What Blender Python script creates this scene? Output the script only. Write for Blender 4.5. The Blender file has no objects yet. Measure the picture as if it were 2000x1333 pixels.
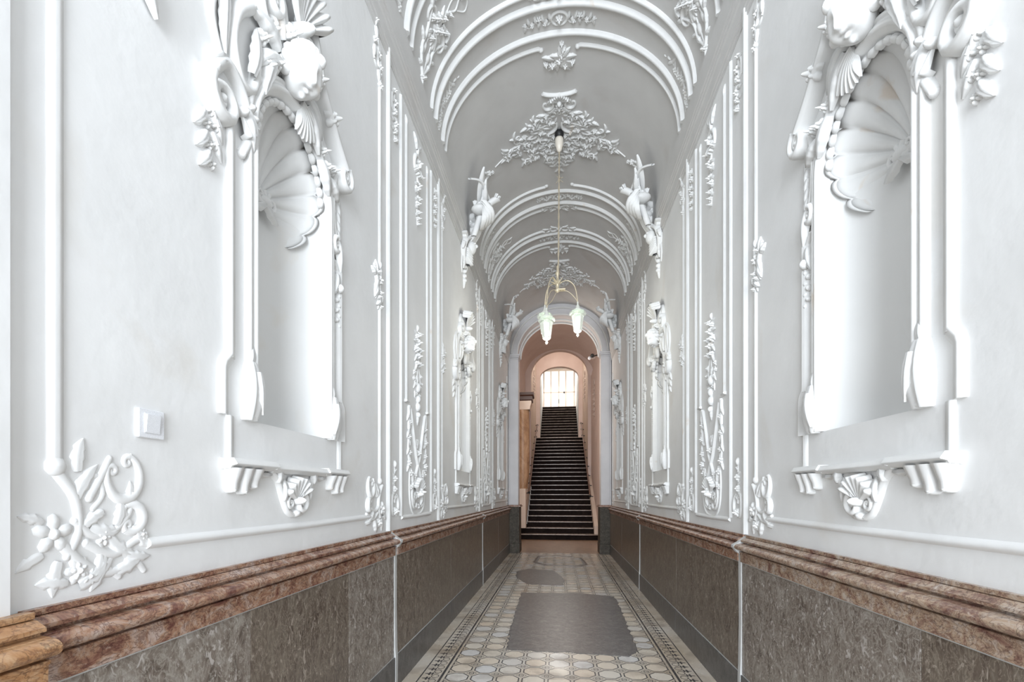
import bpy, math, random
from math import sin, cos, pi, sqrt, atan, radians as R, atan2, floor, hypot, exp
sc = bpy.context.scene
col = sc.collection

# ------------------------------------------------------------------ camera
W = 1.25            # half width of the corridor at the plaster face
EYE = 1.44
cam_d = bpy.data.cameras.new('camera'); cam = bpy.data.objects.new('camera', cam_d); col.objects.link(cam)
cam.location = (0, 0, EYE)
cam.rotation_euler = (R(90), 0, atan(.12))
cam_d.sensor_width = 36; cam_d.lens = 960/2000*36; cam_d.shift_y = (966-666.5)/2000; cam_d.shift_x = .0115
cam_d.clip_start = .02; cam_d.clip_end = 200
sc.camera = cam
# ------------------------------------------------------------------ light
sc.view_settings.view_transform = 'Standard'; sc.view_settings.look = 'None'
sc.view_settings.gamma = 1; sc.view_settings.exposure = 0.46
wd = bpy.data.worlds.new('sky'); sc.world = wd; wd.use_nodes = True
wd.node_tree.nodes['Background'].inputs[0].default_value = (.86, .92, 1, 1)
wd.node_tree.nodes['Background'].inputs[1].default_value = .9
def area(name, loc, rot, sx, sy, power, color):
    d = bpy.data.lights.new(name, 'AREA'); d.shape = 'RECTANGLE'; d.size = sx; d.size_y = sy
    d.energy = power; d.color = color
    o = bpy.data.objects.new(name, d); o.location = loc; o.rotation_euler = rot; col.objects.link(o); return o
# daylight through the street door behind the camera; then three unseen fills added for the stairs
dl = area('street_door_daylight', (0, -5.2, 2.9), (R(91), 0, 0), 3.6, 5.6, 365, (.87, .935, 1)); dl.data.spread = R(112)
area('stair_top_fill', (0, 28.4, 9.05), (R(-28), 0, 0), 1.7, 2.6, 110, (1, .93, .86))  # unseen fill added over the landing, in place of light from the door
area('stair_middle_fill', (0, 21.6, 8.8), (0, 0, 0), 1.2, 2.4, 45, (1, .92, .84))  # unseen fill added overhead to brighten the stair walls and vault
area('stair_hall_side_fill', (-1.29, 13.15, 3.9), (0, R(-90), R(22)), 3.0, .8, 80, (1, .90, .80))  # unseen fill added behind the arch jamb to brighten the pink hall
def point(name, loc, power, color, rad=.05):
    d = bpy.data.lights.new(name, 'POINT'); d.energy = power; d.color = color; d.shadow_soft_size = rad
    o = bpy.data.objects.new(name, d); o.location = loc; col.objects.link(o); return o

# ------------------------------------------------------------------ materials
def nodes(name):
    m = bpy.data.materials.new(name); m.use_nodes = True
    nt = m.node_tree; return m, nt, nt.nodes['Principled BSDF']
def N(nt, t, **kw):
    n = nt.nodes.new(t)
    for k, v in kw.items():
        if k.startswith('i'): n.inputs[int(k[1:])].default_value = v
        else: setattr(n, k, v)
    return n
def ramp(nt, stops):
    r = nt.nodes.new('ShaderNodeValToRGB'); e = r.color_ramp.elements
    while len(e) > 1: e.remove(e[-1])
    e[0].position = stops[0][0]; e[0].color = (*stops[0][1], 1)
    for p, c in stops[1:]:
        q = e.new(p); q.color = (*c, 1)
    return r
def plaster(name, c1, c2, bump=.25, rough=.6, scale=3.0):
    m, nt, b = nodes(name); L = nt.links.new
    tc = N(nt, 'ShaderNodeTexCoord'); g = N(nt, 'ShaderNodeNewGeometry')
    n1 = N(nt, 'ShaderNodeTexNoise'); n1.inputs['Scale'].default_value = scale; n1.inputs['Detail'].default_value = 6
    L(g.outputs['Position'], n1.inputs['Vector'])
    r = ramp(nt, [(.3, c1), (.7, c2)]); L(n1.outputs['Fac'], r.inputs[0]); L(r.outputs[0], b.inputs['Base Color'])
    b.inputs['Roughness'].default_value = rough
    n2 = N(nt, 'ShaderNodeTexNoise'); n2.inputs['Scale'].default_value = 26; n2.inputs['Detail'].default_value = 5
    L(g.outputs['Position'], n2.inputs['Vector'])
    n3 = N(nt, 'ShaderNodeTexNoise'); n3.inputs['Scale'].default_value = 5; n3.inputs['Detail'].default_value = 3
    L(g.outputs['Position'], n3.inputs['Vector'])
    ad = N(nt, 'ShaderNodeMath', operation='MULTIPLY_ADD', i1=.6); L(n3.outputs['Fac'], ad.inputs[0]); 
    mm = N(nt, 'ShaderNodeMath', operation='MULTIPLY', i1=.12); L(n2.outputs['Fac'], mm.inputs[0]); L(mm.outputs[0], ad.inputs[2])
    bp = N(nt, 'ShaderNodeBump'); bp.inputs['Strength'].default_value = bump; bp.inputs['Distance'].default_value = .02
    L(ad.outputs[0], bp.inputs['Height']); L(bp.outputs[0], b.inputs['Normal'])
    return m
M_WALL = plaster('wall_paint_pale_grey', (.79, .79, .785), (.845, .845, .84), .34)
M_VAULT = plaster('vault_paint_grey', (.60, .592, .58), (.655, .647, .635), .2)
M_WHITE = plaster('white_stucco', (.74, .737, .725), (.79, .79, .78), .18, .6, 9)
M_REC = plaster('niche_white', (.72, .72, .71), (.77, .77, .76), .15, .6, 2)
M_PINK = plaster('stair_hall_pink', (.72, .585, .53), (.79, .665, .61), .2, .7, 2)
M_CREAM = plaster('stair_cream', (.70, .58, .48), (.8, .69, .6), .2, .7, 2)
M_HALLREL = plaster('stair_relief_stucco', (.55, .45, .40), (.66, .56, .50), .2, .7, 8)  # brownish stucco of the stair hall reliefs
def stain(m, c, lo, k, sc_):
    nt = m.node_tree; b = nt.nodes['Principled BSDF']; L = nt.links.new; src = b.inputs['Base Color'].links[0].from_socket
    g = N(nt, 'ShaderNodeNewGeometry'); n = N(nt, 'ShaderNodeTexNoise'); n.inputs['Scale'].default_value = sc_; n.inputs['Detail'].default_value = 5; n.inputs['Distortion'].default_value = .8
    L(g.outputs['Position'], n.inputs['Vector']); r_ = ramp(nt, [(lo, (0, 0, 0)), (lo+.10, (k, k, k))]); L(n.outputs['Fac'], r_.inputs[0])
    mx = N(nt, 'ShaderNodeMix', data_type='RGBA'); L(r_.outputs[0], mx.inputs[0]); L(src, mx.inputs[6]); mx.inputs[7].default_value = (*c, 1); L(mx.outputs[2], b.inputs['Base Color'])
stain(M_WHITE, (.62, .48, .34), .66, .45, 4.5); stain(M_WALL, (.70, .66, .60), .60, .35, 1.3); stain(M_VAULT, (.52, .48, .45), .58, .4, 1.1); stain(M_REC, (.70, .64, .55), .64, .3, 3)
def solid(name, c, rough=.5, metal=0, emit=None, es=0):
    m, nt, b = nodes(name); b.inputs['Base Color'].default_value = (*c, 1)
    b.inputs['Roughness'].default_value = rough; b.inputs['Metallic'].default_value = metal
    n = N(nt, 'ShaderNodeTexNoise'); n.inputs['Scale'].default_value = 30
    r = ramp(nt, [(.3, tuple(x*.86 for x in c)), (.7, tuple(min(1, x*1.08) for x in c))])
    nt.links.new(n.outputs['Fac'], r.inputs[0]); nt.links.new(r.outputs[0], b.inputs['Base Color'])
    if emit: b.inputs['Emission Color'].default_value = (*emit, 1); b.inputs['Emission Strength'].default_value = es
    return m
M_BLACK = solid('black_iron', (.012, .012, .013), .5)
M_PLASTIC = solid('white_plastic', (.82, .83, .86), .3)
M_WIRE = solid('old_cream_cord', (.42, .36, .27), .8)
M_CERAM = solid('cream_ceramic', (.78, .72, .63), .35)
M_GOLD = solid('aged_gilt_brass', (.58, .50, .36), .45, .3)
M_LAMPMET = solid('pale_painted_metal', (.66, .66, .60), .5)
M_DARKWOOD = solid('dark_red_wood', (.055, .02, .012), .4)
M_HAND = solid('handrail_wood', (.16, .07, .04), .4)
M_GROUT = solid('white_grout', (.55, .55, .54), .8)
M_ORANGE = solid('x', (.4, .2, .1))
def glass(name, c, rough=.15, emit=0):
    m, nt, b = nodes(name); b.inputs['Base Color'].default_value = (*c, 1); b.inputs['Roughness'].default_value = rough
    b.inputs['Transmission Weight'].default_value = .8; b.inputs['IOR'].default_value = 1.3
    if emit: b.inputs['Emission Color'].default_value = (.86, 1, .78, 1); b.inputs['Emission Strength'].default_value = emit
    return m
M_LGLASS = glass('lit_lantern_glass', (.90, 1, .90), .25, .10)
M_BULB = solid('bulb', (.9, .9, .8), .4, 0, (1, 1, .82), 2.2)
M_PANE = solid('sunlit_frosted_door_glass', (.9, .88, .84), .3, 0, (1, .955, .91), .42)

def marble(name, stops, vein, scale, stretch, rough, mott=8, vs=.35, crack=0, fleck=None, spec=.5):
    m, nt, b = nodes(name); L = nt.links.new
    g = N(nt, 'ShaderNodeNewGeometry'); mp = N(nt, 'ShaderNodeMapping'); mp.inputs['Scale'].default_value = stretch
    L(g.outputs['Position'], mp.inputs[0])
    def noise(sc_, det, dist, rg=.65):
        n = N(nt, 'ShaderNodeTexNoise'); n.inputs['Scale'].default_value = sc_; n.inputs['Detail'].default_value = det
        n.inputs['Roughness'].default_value = rg; n.inputs['Distortion'].default_value = dist; L(mp.outputs[0], n.inputs['Vector']); return n.outputs['Fac']
    def mix(f, a, c):
        mx = N(nt, 'ShaderNodeMix', data_type='RGBA'); L(f, mx.inputs[0]); L(a, mx.inputs[6]); mx.inputs[7].default_value = (*c, 1); return mx.outputs[2]
    def fac(x, lo, hi, k):
        r_ = ramp(nt, [(lo, (0, 0, 0)), (hi, (k, k, k))]); L(x, r_.inputs[0]); return r_.outputs[0]
    n1 = noise(scale, 10, 1.0, .72)
    r = ramp(nt, stops); L(n1, r.inputs[0]); out = r.outputs[0]
    a = N(nt, 'ShaderNodeMath', operation='SUBTRACT', i1=.5); L(noise(mott, 8, 2.2), a.inputs[0])
    a2 = N(nt, 'ShaderNodeMath', operation='ABSOLUTE'); L(a.outputs[0], a2.inputs[0])
    out = mix(fac_inv(nt, L, a2.outputs[0], .035, vs), out, vein)
    if crack:
        v = N(nt, 'ShaderNodeTexVoronoi'); v.feature = 'DISTANCE_TO_EDGE'; v.inputs['Scale'].default_value = crack
        wv = N(nt, 'ShaderNodeTexNoise'); wv.inputs['Scale'].default_value = crack*1.2; wv.inputs['Detail'].default_value = 4; L(mp.outputs[0], wv.inputs['Vector'])
        vm_ = N(nt, 'ShaderNodeMix', data_type='VECTOR', i0=.22); L(mp.outputs[0], vm_.inputs[4]); L(wv.outputs['Color'], vm_.inputs[5]); L(vm_.outputs[1], v.inputs['Vector'])
        out = mix(fac_inv(nt, L, v.outputs['Distance'], .03, .42), out, tuple(c*.45 for c in vein))
    if fleck:
        out = mix(fac(noise(fleck[1], 3, 1.5, .5), .60, .68, fleck[2]), out, fleck[0])
        out = mix(fac_inv(nt, L, noise(fleck[1]*.8, 4, 2.5, .6), .40, fleck[2]*.8), out, tuple(c*.14 for c in fleck[0]))
    L(out, b.inputs['Base Color']); b.inputs['Roughness'].default_value = rough; b.inputs['Specular IOR Level'].default_value = spec
    bp = N(nt, 'ShaderNodeBump'); bp.inputs['Strength'].default_value = .12; bp.inputs['Distance'].default_value = .01
    L(n1, bp.inputs['Height']); L(bp.outputs[0], b.inputs['Normal'])
    return m
def fac_inv(nt, L, x, hi, k):
    r_ = ramp(nt, [(0, (k, k, k)), (hi*.35, (k, k, k)), (hi, (0, 0, 0))]); L(x, r_.inputs[0]); return r_.outputs[0]
M_SLAB = marble('grey_brown_fossil_marble', [(.30, (.06, .045, .036)), (.46, (.175, .14, .115)), (.56, (.24, .205, .175)), (.72, (.40, .37, .335))], (.42, .39, .34), 12, (1, 1.1, .8), .34, 16, .55, 0, ((.54, .50, .47), 26, .75))
M_SLAB2 = marble('brown_fossil_marble', [(.30, (.045, .03, .022)), (.46, (.12, .09, .07)), (.56, (.16, .13, .10)), (.72, (.28, .24, .20))], (.34, .29, .23), 12, (1, 1.2, .7), .32, 16, .45, 0, ((.45, .39, .33), 26, .6))
M_RAIL = marble('red_brown_breccia_marble', [(.28, (.09, .025, .022)), (.40, (.22, .10, .07)), (.50, (.38, .22, .14)), (.60, (.46, .34, .28)), (.74, (.55, .45, .41))], (.09, .035, .03), 9, (1, 1, 1.5), .27, 11, .55, 11, ((.58, .47, .38), 30, .35))
M_RAILR = marble('mauve_grey_breccia_marble', [(.28, (.12, .04, .035)), (.40, (.26, .15, .11)), (.50, (.42, .30, .21)), (.60, (.50, .41, .34)), (.74, (.58, .52, .48))], (.11, .05, .045), 9, (1, 1, 1.5), .27, 11, .5, 10, ((.60, .52, .46), 30, .35))
M_RAILO = marble('orange_breccia_marble', [(.28, (.18, .07, .03)), (.45, (.42, .22, .10)), (.60, (.52, .33, .19)), (.8, (.60, .48, .38))], (.12, .05, .03), 9, (1, 1, 1.5), .30, 11, .5, 9, ((.6, .46, .3), 30, .3))
M_SKIRT = marble('dark_grey_skirting_marble', [(.3, (.04, .04, .04)), (.5, (.085, .082, .082)), (.75, (.16, .155, .15))], (.22, .21, .20), 12, (1, 1, .7), .34, 16, .3)
M_PIER = marble('mottled_pier_marble', [(.3, (.03, .024, .02)), (.5, (.062, .052, .042)), (.7, (.12, .105, .085))], (.20, .18, .14), 14, (1, 1, 1), .6, 18, .35, spec=.2)
M_COLUMN = marble('brown_stone_column', [(.3, (.20, .10, .05)), (.5, (.42, .26, .15)), (.7, (.58, .40, .27))], (.2, .1, .05), 3, (1, 1, .5), .4, 4, .2)
M_CEMENT = marble('worn_grey_cement', [(.3, (.07, .065, .065)), (.5, (.14, .13, .13)), (.72, (.28, .265, .25))], (.30, .27, .24), 14, (1, 1, 1), .30, 26, .4, 0, ((.36, .33, .30), 22, .3))
M_STEP = marble('dark_worn_step_stone', [(.3, (.005, .003, .003)), (.55, (.013, .008, .007)), (.8, (.03, .02, .016))], (.04, .028, .02), 5, (1, 1, 1), .7, 7, .1, spec=.08)
M_NOSE = marble('pale_step_edge_stone', [(.3, (.14, .11, .09)), (.55, (.36, .30, .26)), (.8, (.55, .48, .42))], (.10, .07, .05), 5, (1, 1, 1), .22, 7, .1)  # step tops and edges, much paler than the risers
M_THRESH = marble('plain_beige_floor_stone', [(.3, (.22, .14, .09)), (.55, (.38, .26, .175)), (.8, (.50, .38, .28))], (.16, .09, .06), 5, (1, 1, 1), .3, 7, .35)

# patterned cement tiles: cream octagons outlined in slate blue, little crosses between, leafy border with black lines
def floor_mat():
    m, nt, b = nodes('patterned_floor_tiles'); L = nt.links.new
    g = N(nt, 'ShaderNodeNewGeometry'); s = N(nt, 'ShaderNodeSeparateXYZ'); L(g.outputs['Position'], s.inputs[0])
    def Mt(op, a, bb=None, c=None):
        n = N(nt, 'ShaderNodeMath', operation=op)
        for i, x in enumerate((a, bb, c)):
            if x is None: continue
            if isinstance(x, (int, float)): n.inputs[i].default_value = x
            else: L(x, n.inputs[i])
        return n.outputs[0]
    X, Y = s.outputs[0], s.outputs[1]
    P = .2
    fx = Mt('FRACT', Mt('ADD', Mt('DIVIDE', X, P), 100.5)); fy = Mt('FRACT', Mt('ADD', Mt('DIVIDE', Y, P), 100.5))
    cx = Mt('ABSOLUTE', Mt('SUBTRACT', fx, .5)); cy = Mt('ABSOLUTE', Mt('SUBTRACT', fy, .5))
    d = Mt('MAXIMUM', Mt('MAXIMUM', cx, cy), Mt('MULTIPLY', Mt('ADD', cx, cy), .70))
    def band(v, lo, hi): return Mt('MULTIPLY', Mt('GREATER_THAN', v, lo), Mt('LESS_THAN', v, hi))
    octo = band(d, .405, .455)
    ex = Mt('SUBTRACT', .5, cx); ey = Mt('SUBTRACT', .5, cy)       # distance from the lattice node
    dia = Mt('ADD', ex, ey); 
    node = Mt('MULTIPLY', band(Mt('MAXIMUM', ex, ey), .06, .095), Mt('LESS_THAN', dia, .16))
    star = band(dia, .19, .222)
    dot = Mt('LESS_THAN', Mt('ADD', Mt('MULTIPLY', ex, ex), Mt('MULTIPLY', ey, ey)), .0006)
    dark = Mt('MINIMUM', Mt('ADD', Mt('ADD', octo, node), Mt('ADD', star, dot)), 1)
    ax = Mt('ABSOLUTE', X)
    infield = Mt('LESS_THAN', ax, .888)
    dark = Mt('MULTIPLY', dark, infield)
    # border lines
    l1 = band(ax, 1.083, 1.094); l2 = band(ax, .913, .933); l3 = band(ax, .888, .893)
    # leafy pattern between the lines: period .1 along Y
    u = Mt('SUBTRACT', Mt('FRACT', Mt('ADD', Mt('DIVIDE', Y, .1), 100)), .5)
    v = Mt('DIVIDE', Mt('SUBTRACT', ax, 1.01), .1)
    au = Mt('ABSOLUTE', u)
    def ell(cu, cv, ru, rv):
        a = Mt('POWER', Mt('DIVIDE', Mt('SUBTRACT', au, cu), ru), 2); c = Mt('POWER', Mt('DIVIDE', Mt('SUBTRACT', v, cv), rv), 2)
        return Mt('LESS_THAN', Mt('ADD', a, c), 1)
    def ring(cu, cv, ru, rv, t):
        a = Mt('POWER', Mt('DIVIDE', Mt('SUBTRACT', au, cu), ru), 2); c = Mt('POWER', Mt('DIVIDE', Mt('SUBTRACT', v, cv), rv), 2)
        return band(Mt('ADD', a, c), 1-t, 1)
    fl = Mt('ADD', Mt('ADD', ell(0, .30, .09, .34), ell(.2, .22, .14, .09)), Mt('ADD', ell(.12, -.02, .16, .07), Mt('ADD', ring(.5, -.35, .34, .33, .42), ell(.0, -.3, .05, .25))))
    fl = Mt('MINIMUM', Mt('MULTIPLY', fl, band(ax, .945, 1.07)), 1)
    dk = Mt('MINIMUM', Mt('ADD', Mt('ADD', dark, fl), Mt('ADD', l1, Mt('ADD', l2, l3))), 1)
    # base colours
    nz = N(nt, 'ShaderNodeTexNoise'); nz.inputs['Scale'].default_value = 1.6; nz.inputs['Detail'].default_value = 6; L(g.outputs['Position'], nz.inputs['Vector'])
    cream = ramp(nt, [(.3, (.55, .46, .35)), (.5, (.68, .61, .52)), (.7, (.74, .70, .64))]); L(nz.outputs['Fac'], cream.inputs[0])
    # every octagon its own tint
    vx = N(nt, 'ShaderNodeCombineXYZ'); L(Mt('FLOOR', Mt('ADD', Mt('DIVIDE', X, P), 100.5)), vx.inputs[0]); L(Mt('FLOOR', Mt('ADD', Mt('DIVIDE', Y, P), 100.5)), vx.inputs[1])
    wn = N(nt, 'ShaderNodeTexWhiteNoise'); wn.noise_dimensions = '3D'; L(vx.outputs[0], wn.inputs[0])
    tint = ramp(nt, [(0, (.74, .735, .74)), (.5, (.78, .71, .61)), (1, (.80, .68, .55))]); L(wn.outputs[0], tint.inputs[0])
    mx = N(nt, 'ShaderNodeMix', data_type='RGBA'); L(Mt('MULTIPLY', infield, Mt('LESS_THAN', d, .415)), mx.inputs[0]); L(cream.outputs[0], mx.inputs[6]); L(tint.outputs[0], mx.inputs[7])
    mx2 = N(nt, 'ShaderNodeMix', data_type='RGBA'); L(Mt('MULTIPLY', dk, .97), mx2.inputs[0]); L(mx.outputs[2], mx2.inputs[6]); mx2.inputs[7].default_value = (.03, .034, .045, 1)
    # foot-worn dirt down the middle
    n3 = N(nt, 'ShaderNodeTexNoise'); n3.inputs['Scale'].default_value = 4; n3.inputs['Detail'].default_value = 8; L(g.outputs['Position'], n3.inputs['Vector'])
    dr = ramp(nt, [(.50, (0, 0, 0)), (.72, (.6, .6, .6))]); L(n3.outputs['Fac'], dr.inputs[0])
    mx3 = N(nt, 'ShaderNodeMix', data_type='RGBA'); L(dr.outputs[0], mx3.inputs[0]); L(mx2.outputs[2], mx3.inputs[6]); mx3.inputs[7].default_value = (.22, .17, .13, 1)
    L(mx3.outputs[2], b.inputs['Base Color'])
    rr = N(nt, 'ShaderNodeMapRange'); rr.inputs[3].default_value = .12; rr.inputs[4].default_value = .42; L(n3.outputs['Fac'], rr.inputs[0]); L(rr.outputs[0], b.inputs['Roughness'])
    bp = N(nt, 'ShaderNodeBump'); bp.inputs['Strength'].default_value = .08; bp.inputs['Distance'].default_value = .01
    L(n3.outputs['Fac'], bp.inputs['Height']); L(bp.outputs[0], b.inputs['Normal'])
    return m
M_FLOOR = floor_mat()

# ------------------------------------------------------------------ object helpers
def empty(name, loc, label=None, cat=None, group=None):
    o = bpy.data.objects.new(name, None); o.empty_display_size = .1; o.location = loc; col.objects.link(o)
    tag(o, label, cat, group); return o
def tag(o, label=None, cat=None, group=None, kind=None):
    if label: o['label'] = label
    if cat: o['category'] = cat
    if group: o['group'] = group
    if kind: o['kind'] = kind
    return o
class MB:
    def __init__(s): s.v = []; s.f = []; s.flat = set()
    def add(s, vs, fs, flat=False):
        n = len(s.v); s.v.extend(vs)
        for f in fs:
            if flat: s.flat.add(len(s.f))
            s.f.append(tuple(i+n for i in f))
    def grid(s, rows, closed=False, flat=False):
        n = len(rows[0]); vs = [p for r in rows for p in r]; fs = []
        for i in range(len(rows)-1):
            for j in range(n if closed else n-1):
                k = (j+1) % n; fs.append((i*n+j, i*n+k, (i+1)*n+k, (i+1)*n+j))
        s.add(vs, fs, flat)
    def box(s, x0, x1, y0, y1, z0, z1):
        vs = [(x, y, z) for x in (x0, x1) for y in (y0, y1) for z in (z0, z1)]
        s.add(vs, [(0,1,3,2),(4,6,7,5),(0,4,5,1),(2,3,7,6),(0,2,6,4),(1,5,7,3)], True)
    def build(s, name, mat, parent=None, mapf=None, loc=(0,0,0), label=None, bevel=0):
        vs = [mapf(*p) for p in s.v] if mapf else s.v
        ox, oy, oz = loc
        if parent is not None: ox, oy, oz = parent_world(parent)
        vs = [(x-ox, y-oy, z-oz) for x, y, z in vs]
        me = bpy.data.meshes.new(name); me.from_pydata(vs, [], s.f); me.update()
        for i, p in enumerate(me.polygons): p.use_smooth = i not in s.flat
        me.materials.append(mat)
        o = bpy.data.objects.new(name, me); col.objects.link(o)
        if parent is not None: o.parent = parent
        else: o.location = loc
        if bevel:
            b = o.modifiers.new('b', 'BEVEL'); b.width = bevel; b.segments = 2; b.limit_method = 'ANGLE'
        if label: o['label'] = label
        return o
def parent_world(o):
    x, y, z = o.location
    while o.parent is not None:
        o = o.parent; x += o.location[0]; y += o.location[1]; z += o.location[2]
    return x, y, z
CH = {}
def kids(o): return [c for c in col.objects if c.parent is o]
def copy_tree(o, loc=None, mirror=False, label=None, group=None, parent=None, km=None):
    if km is None:
        km = {}
        for c in col.objects:
            if c.parent: km.setdefault(c.parent.name, []).append(c)
    c = o.copy(); col.objects.link(c); c.parent = parent
    for ch in km.get(o.name, []): copy_tree(ch, parent=c, km=km)
    if loc: c.location = loc
    if mirror: c.scale = (-1, 1, 1)
    if label: c['label'] = label
    if group: c['group'] = group
    return c

# surface map: (u along the corridor, v up the wall and on over the vault, w out from the surface), left side
VA, VB, ZS = 1.21, 1.02, 5.08
CROWN = ZS + 1.2*pi/2
def surf(v):
    if v <= 4.72: return W
    return W + (VA-W)*(v-4.72)/(ZS-4.72)
def skin(Yc, side=-1):
    def f(u, v, w):
        if v <= ZS: return (side*(surf(v)-w), Yc+u, v)
        t = (v-ZS)/1.2
        return (side*(VA-w)*cos(t), Yc+u, ZS+(VB-w)*sin(t))
    return f
def crown(Yc):      # for pieces centred on the crown: v = distance across to the left(-) or right(+)
    def f(u, v, w):
        t = v/1.2
        return ((VA-w)*sin(t), Yc+u, ZS+(VB-w)*cos(t))
    return f

# ------------------------------------------------------------------ stucco kit (all in u,v,w)
def norm2(a, b):
    l = hypot(a, b) or 1; return a/l, b/l
def sweep(m, path, prof, cap=True, closed=False, scale=None, flat=False):
    """path of (u,v) or (u,v,w); prof = [(side offset, height)]"""
    rows = []; n = len(path)
    for i, p in enumerate(path):
        if closed: a = path[(i-1) % n]; b = path[(i+1) % n]
        else: a = path[max(i-1, 0)]; b = path[min(i+1, n-1)]
        # mitre
        t = norm2(b[0]-a[0], b[1]-a[1]); k = 1
        if 0 < i < n-1 or closed:
            t1 = norm2(p[0]-a[0], p[1]-a[1]); c = t[0]*t1[0]+t[1]*t1[1]; k = 1/max(c, .5)
        sd = (t[1], -t[0]); w0 = p[2] if len(p) > 2 else 0; s = scale[i] if scale else 1
        rows.append([(p[0]+sd[0]*o*k*s, p[1]+sd[1]*o*k*s, w0+h*s) for o, h in prof])
    if closed: rows.append(rows[0])
    m.grid(rows, flat=flat)
    if cap and not closed:
        for r in (rows[0], rows[-1]): m.add(r, [tuple(range(len(r)))], True)
def halfround(r, h=None, n=6, base=-.004):
    h = r if h is None else h
    return [(-r, base)] + [(-r*cos(pi*i/n), h*sin(pi*i/n)) for i in range(n+1)] + [(r, base)]
def tube(m, pts, rad, h=1.0, n=6, base=-.006):
    """rounded band tapering by rad(list) along pts (u,v[,w])"""
    rows = []; N_ = len(pts)
    for i, p in enumerate(pts):
        a = pts[max(i-1, 0)]; b = pts[min(i+1, N_-1)]
        t = norm2(b[0]-a[0], b[1]-a[1]); sd = (t[1], -t[0]); w0 = p[2] if len(p) > 2 else 0
        r = rad[i] if isinstance(rad, list) else rad
        bs = w0-.02 if w0 < 0 else (w0-r*.8 if w0 > .075 else base)
        row = [(p[0]+sd[0]*-r, p[1]+sd[1]*-r, bs)]
        for j in range(n+1):
            a_ = pi*j/n; row.append((p[0]-sd[0]*r*cos(a_), p[1]-sd[1]*r*cos(a_), w0+h*r*sin(a_)))
        row.append((p[0]+sd[0]*r, p[1]+sd[1]*r, bs)); rows.append(row)
    m.grid(rows)
    for r_ in (rows[0], rows[-1]): m.add(r_, [tuple(range(len(r_)))])
def dome(m, u, v, w, ru, rv, rw, rot=0, nu=9, nv=4):
    rows = []
    for i in range(nv+1):
        ph = pi/2*i/nv + (-.25 if i == 0 else 0)
        rows.append([(u+ru*cos(ph)*cos(t)*cos(rot)-rv*cos(ph)*sin(t)*sin(rot), v+ru*cos(ph)*cos(t)*sin(rot)+rv*cos(ph)*sin(t)*cos(rot), w+rw*sin(ph)) for t in [2*pi*j/nu for j in range(nu)]])
    m.grid(rows, closed=True)
def ball(m, c, r, nu=10, nv=7, sx=1, sy=1, sz=1):
    rows = [[(c[0]+sx*r*sin(pi*i/nv)*cos(2*pi*j/nu), c[1]+sy*r*sin(pi*i/nv)*sin(2*pi*j/nu), c[2]+sz*r*cos(pi*i/nv)) for j in range(nu)] for i in range(nv+1)]
    m.grid(rows, closed=True)
def leaf(m, u, v, ang, L, Wd, H, bend=0, lobes=4, w=0, nt=13, ns=6, tipw=0):
    rows = []; x, y = u, v; a = ang
    for i in range(nt+1):
        t = i/nt; a = ang + bend*t
        if i: x += cos(a)*L/nt; y += sin(a)*L/nt; 
        hw = Wd*1.75*((t+.06)**.55)*((1.0001-t)**.75)*(.66+.40*(1-((lobes*t) % 1))) + .0005
        row = []
        for j in range(ns+1):
            s = -1+2*j/ns
            row.append((x+sin(a)*hw*s, y-cos(a)*hw*s, w - (.004 if abs(s) > .99 else 0) + H*(.35+.65*sin(pi*min(1, .15+t*.85)))*(1-s*s*.95)*(1-.35*exp(-(s*5)**2)) + tipw*t*t))
        rows.append(row)
    m.grid(rows)
def flower(m, u, v, r, h, k=5, rot=0, w=0):
    for i in range(k):
        a = rot+2*pi*i/k
        dome(m, u+cos(a)*r*.58, v+sin(a)*r*.58, w, r*.5, r*.36, h*.75, a, 7, 3)
    dome(m, u, v, w, r*.34, r*.34, h*1.15, 0, 8, 3)
def rose(m, u, v, r, h, w=0, rot=0):
    flower(m, u, v, r, h*.7, 6, rot, w); flower(m, u, v, r*.66, h, 5, rot+.5, w+h*.1); dome(m, u, v, w, r*.28, r*.28, h*1.4)
def spiral(m, u, v, R0, turns, a0, r0, r1, d=1, h=1.1, w=0, n=None, k=.86):
    n = n or int(12*turns)+2
    pts = []; rad = []
    for i in range(n+1):
        t = i/n; a = a0+d*2*pi*turns*t; rr = R0*(1-k*t)
        pts.append((u+cos(a)*rr, v+sin(a)*rr, w)); rad.append(r0+(r1-r0)*t)
    tube(m, pts, rad, h, 5); dome(m, u, v, w, R0*.24, R0*.24, R0*.35)
    return pts[0]
def cscroll(m, u, v, R0, a0, a1, r, curl=.33, h=1.1, el=1.0, w=0):
    """C scroll: arc from a0 to a1 with curled ends"""
    n = 16; pts = []; rad = []
    for i in range(n+1):
        t = i/n; a = a0+(a1-a0)*t
        pts.append((u+cos(a)*R0, v+sin(a)*R0*el, w)); rad.append(r*(.7+.5*sin(pi*t)))
    tube(m, pts, rad, h, 5)
    d = 1 if a1 > a0 else -1
    for a, dd in ((a1, d), (a0, -d)):
        Rc = R0*curl
        cu, cv = u+cos(a)*(R0-Rc), v+sin(a)*(R0-Rc)*el
        spiral(m, cu, cv, Rc, 1.1, a, r*.75, r*.4, dd, h, w)
def curve(pts, n=16):
    """catmull-rom through pts"""
    out = []; P = [pts[0]]+list(pts)+[pts[-1]]
    segs = len(pts)-1; per = max(2, n//segs)
    for s in range(segs):
        p0, p1, p2, p3 = P[s:s+4]
        for i in range(per):
            t = i/per
            out.append(tuple(.5*((2*b)+(-a+c)*t+(2*a-5*b+4*c-d)*t*t+(-a+3*b-3*c+d)*t**3) for a, b, c, d in zip(p0, p1, p2, p3)))
    out.append(tuple(pts[-1])); return out
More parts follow.
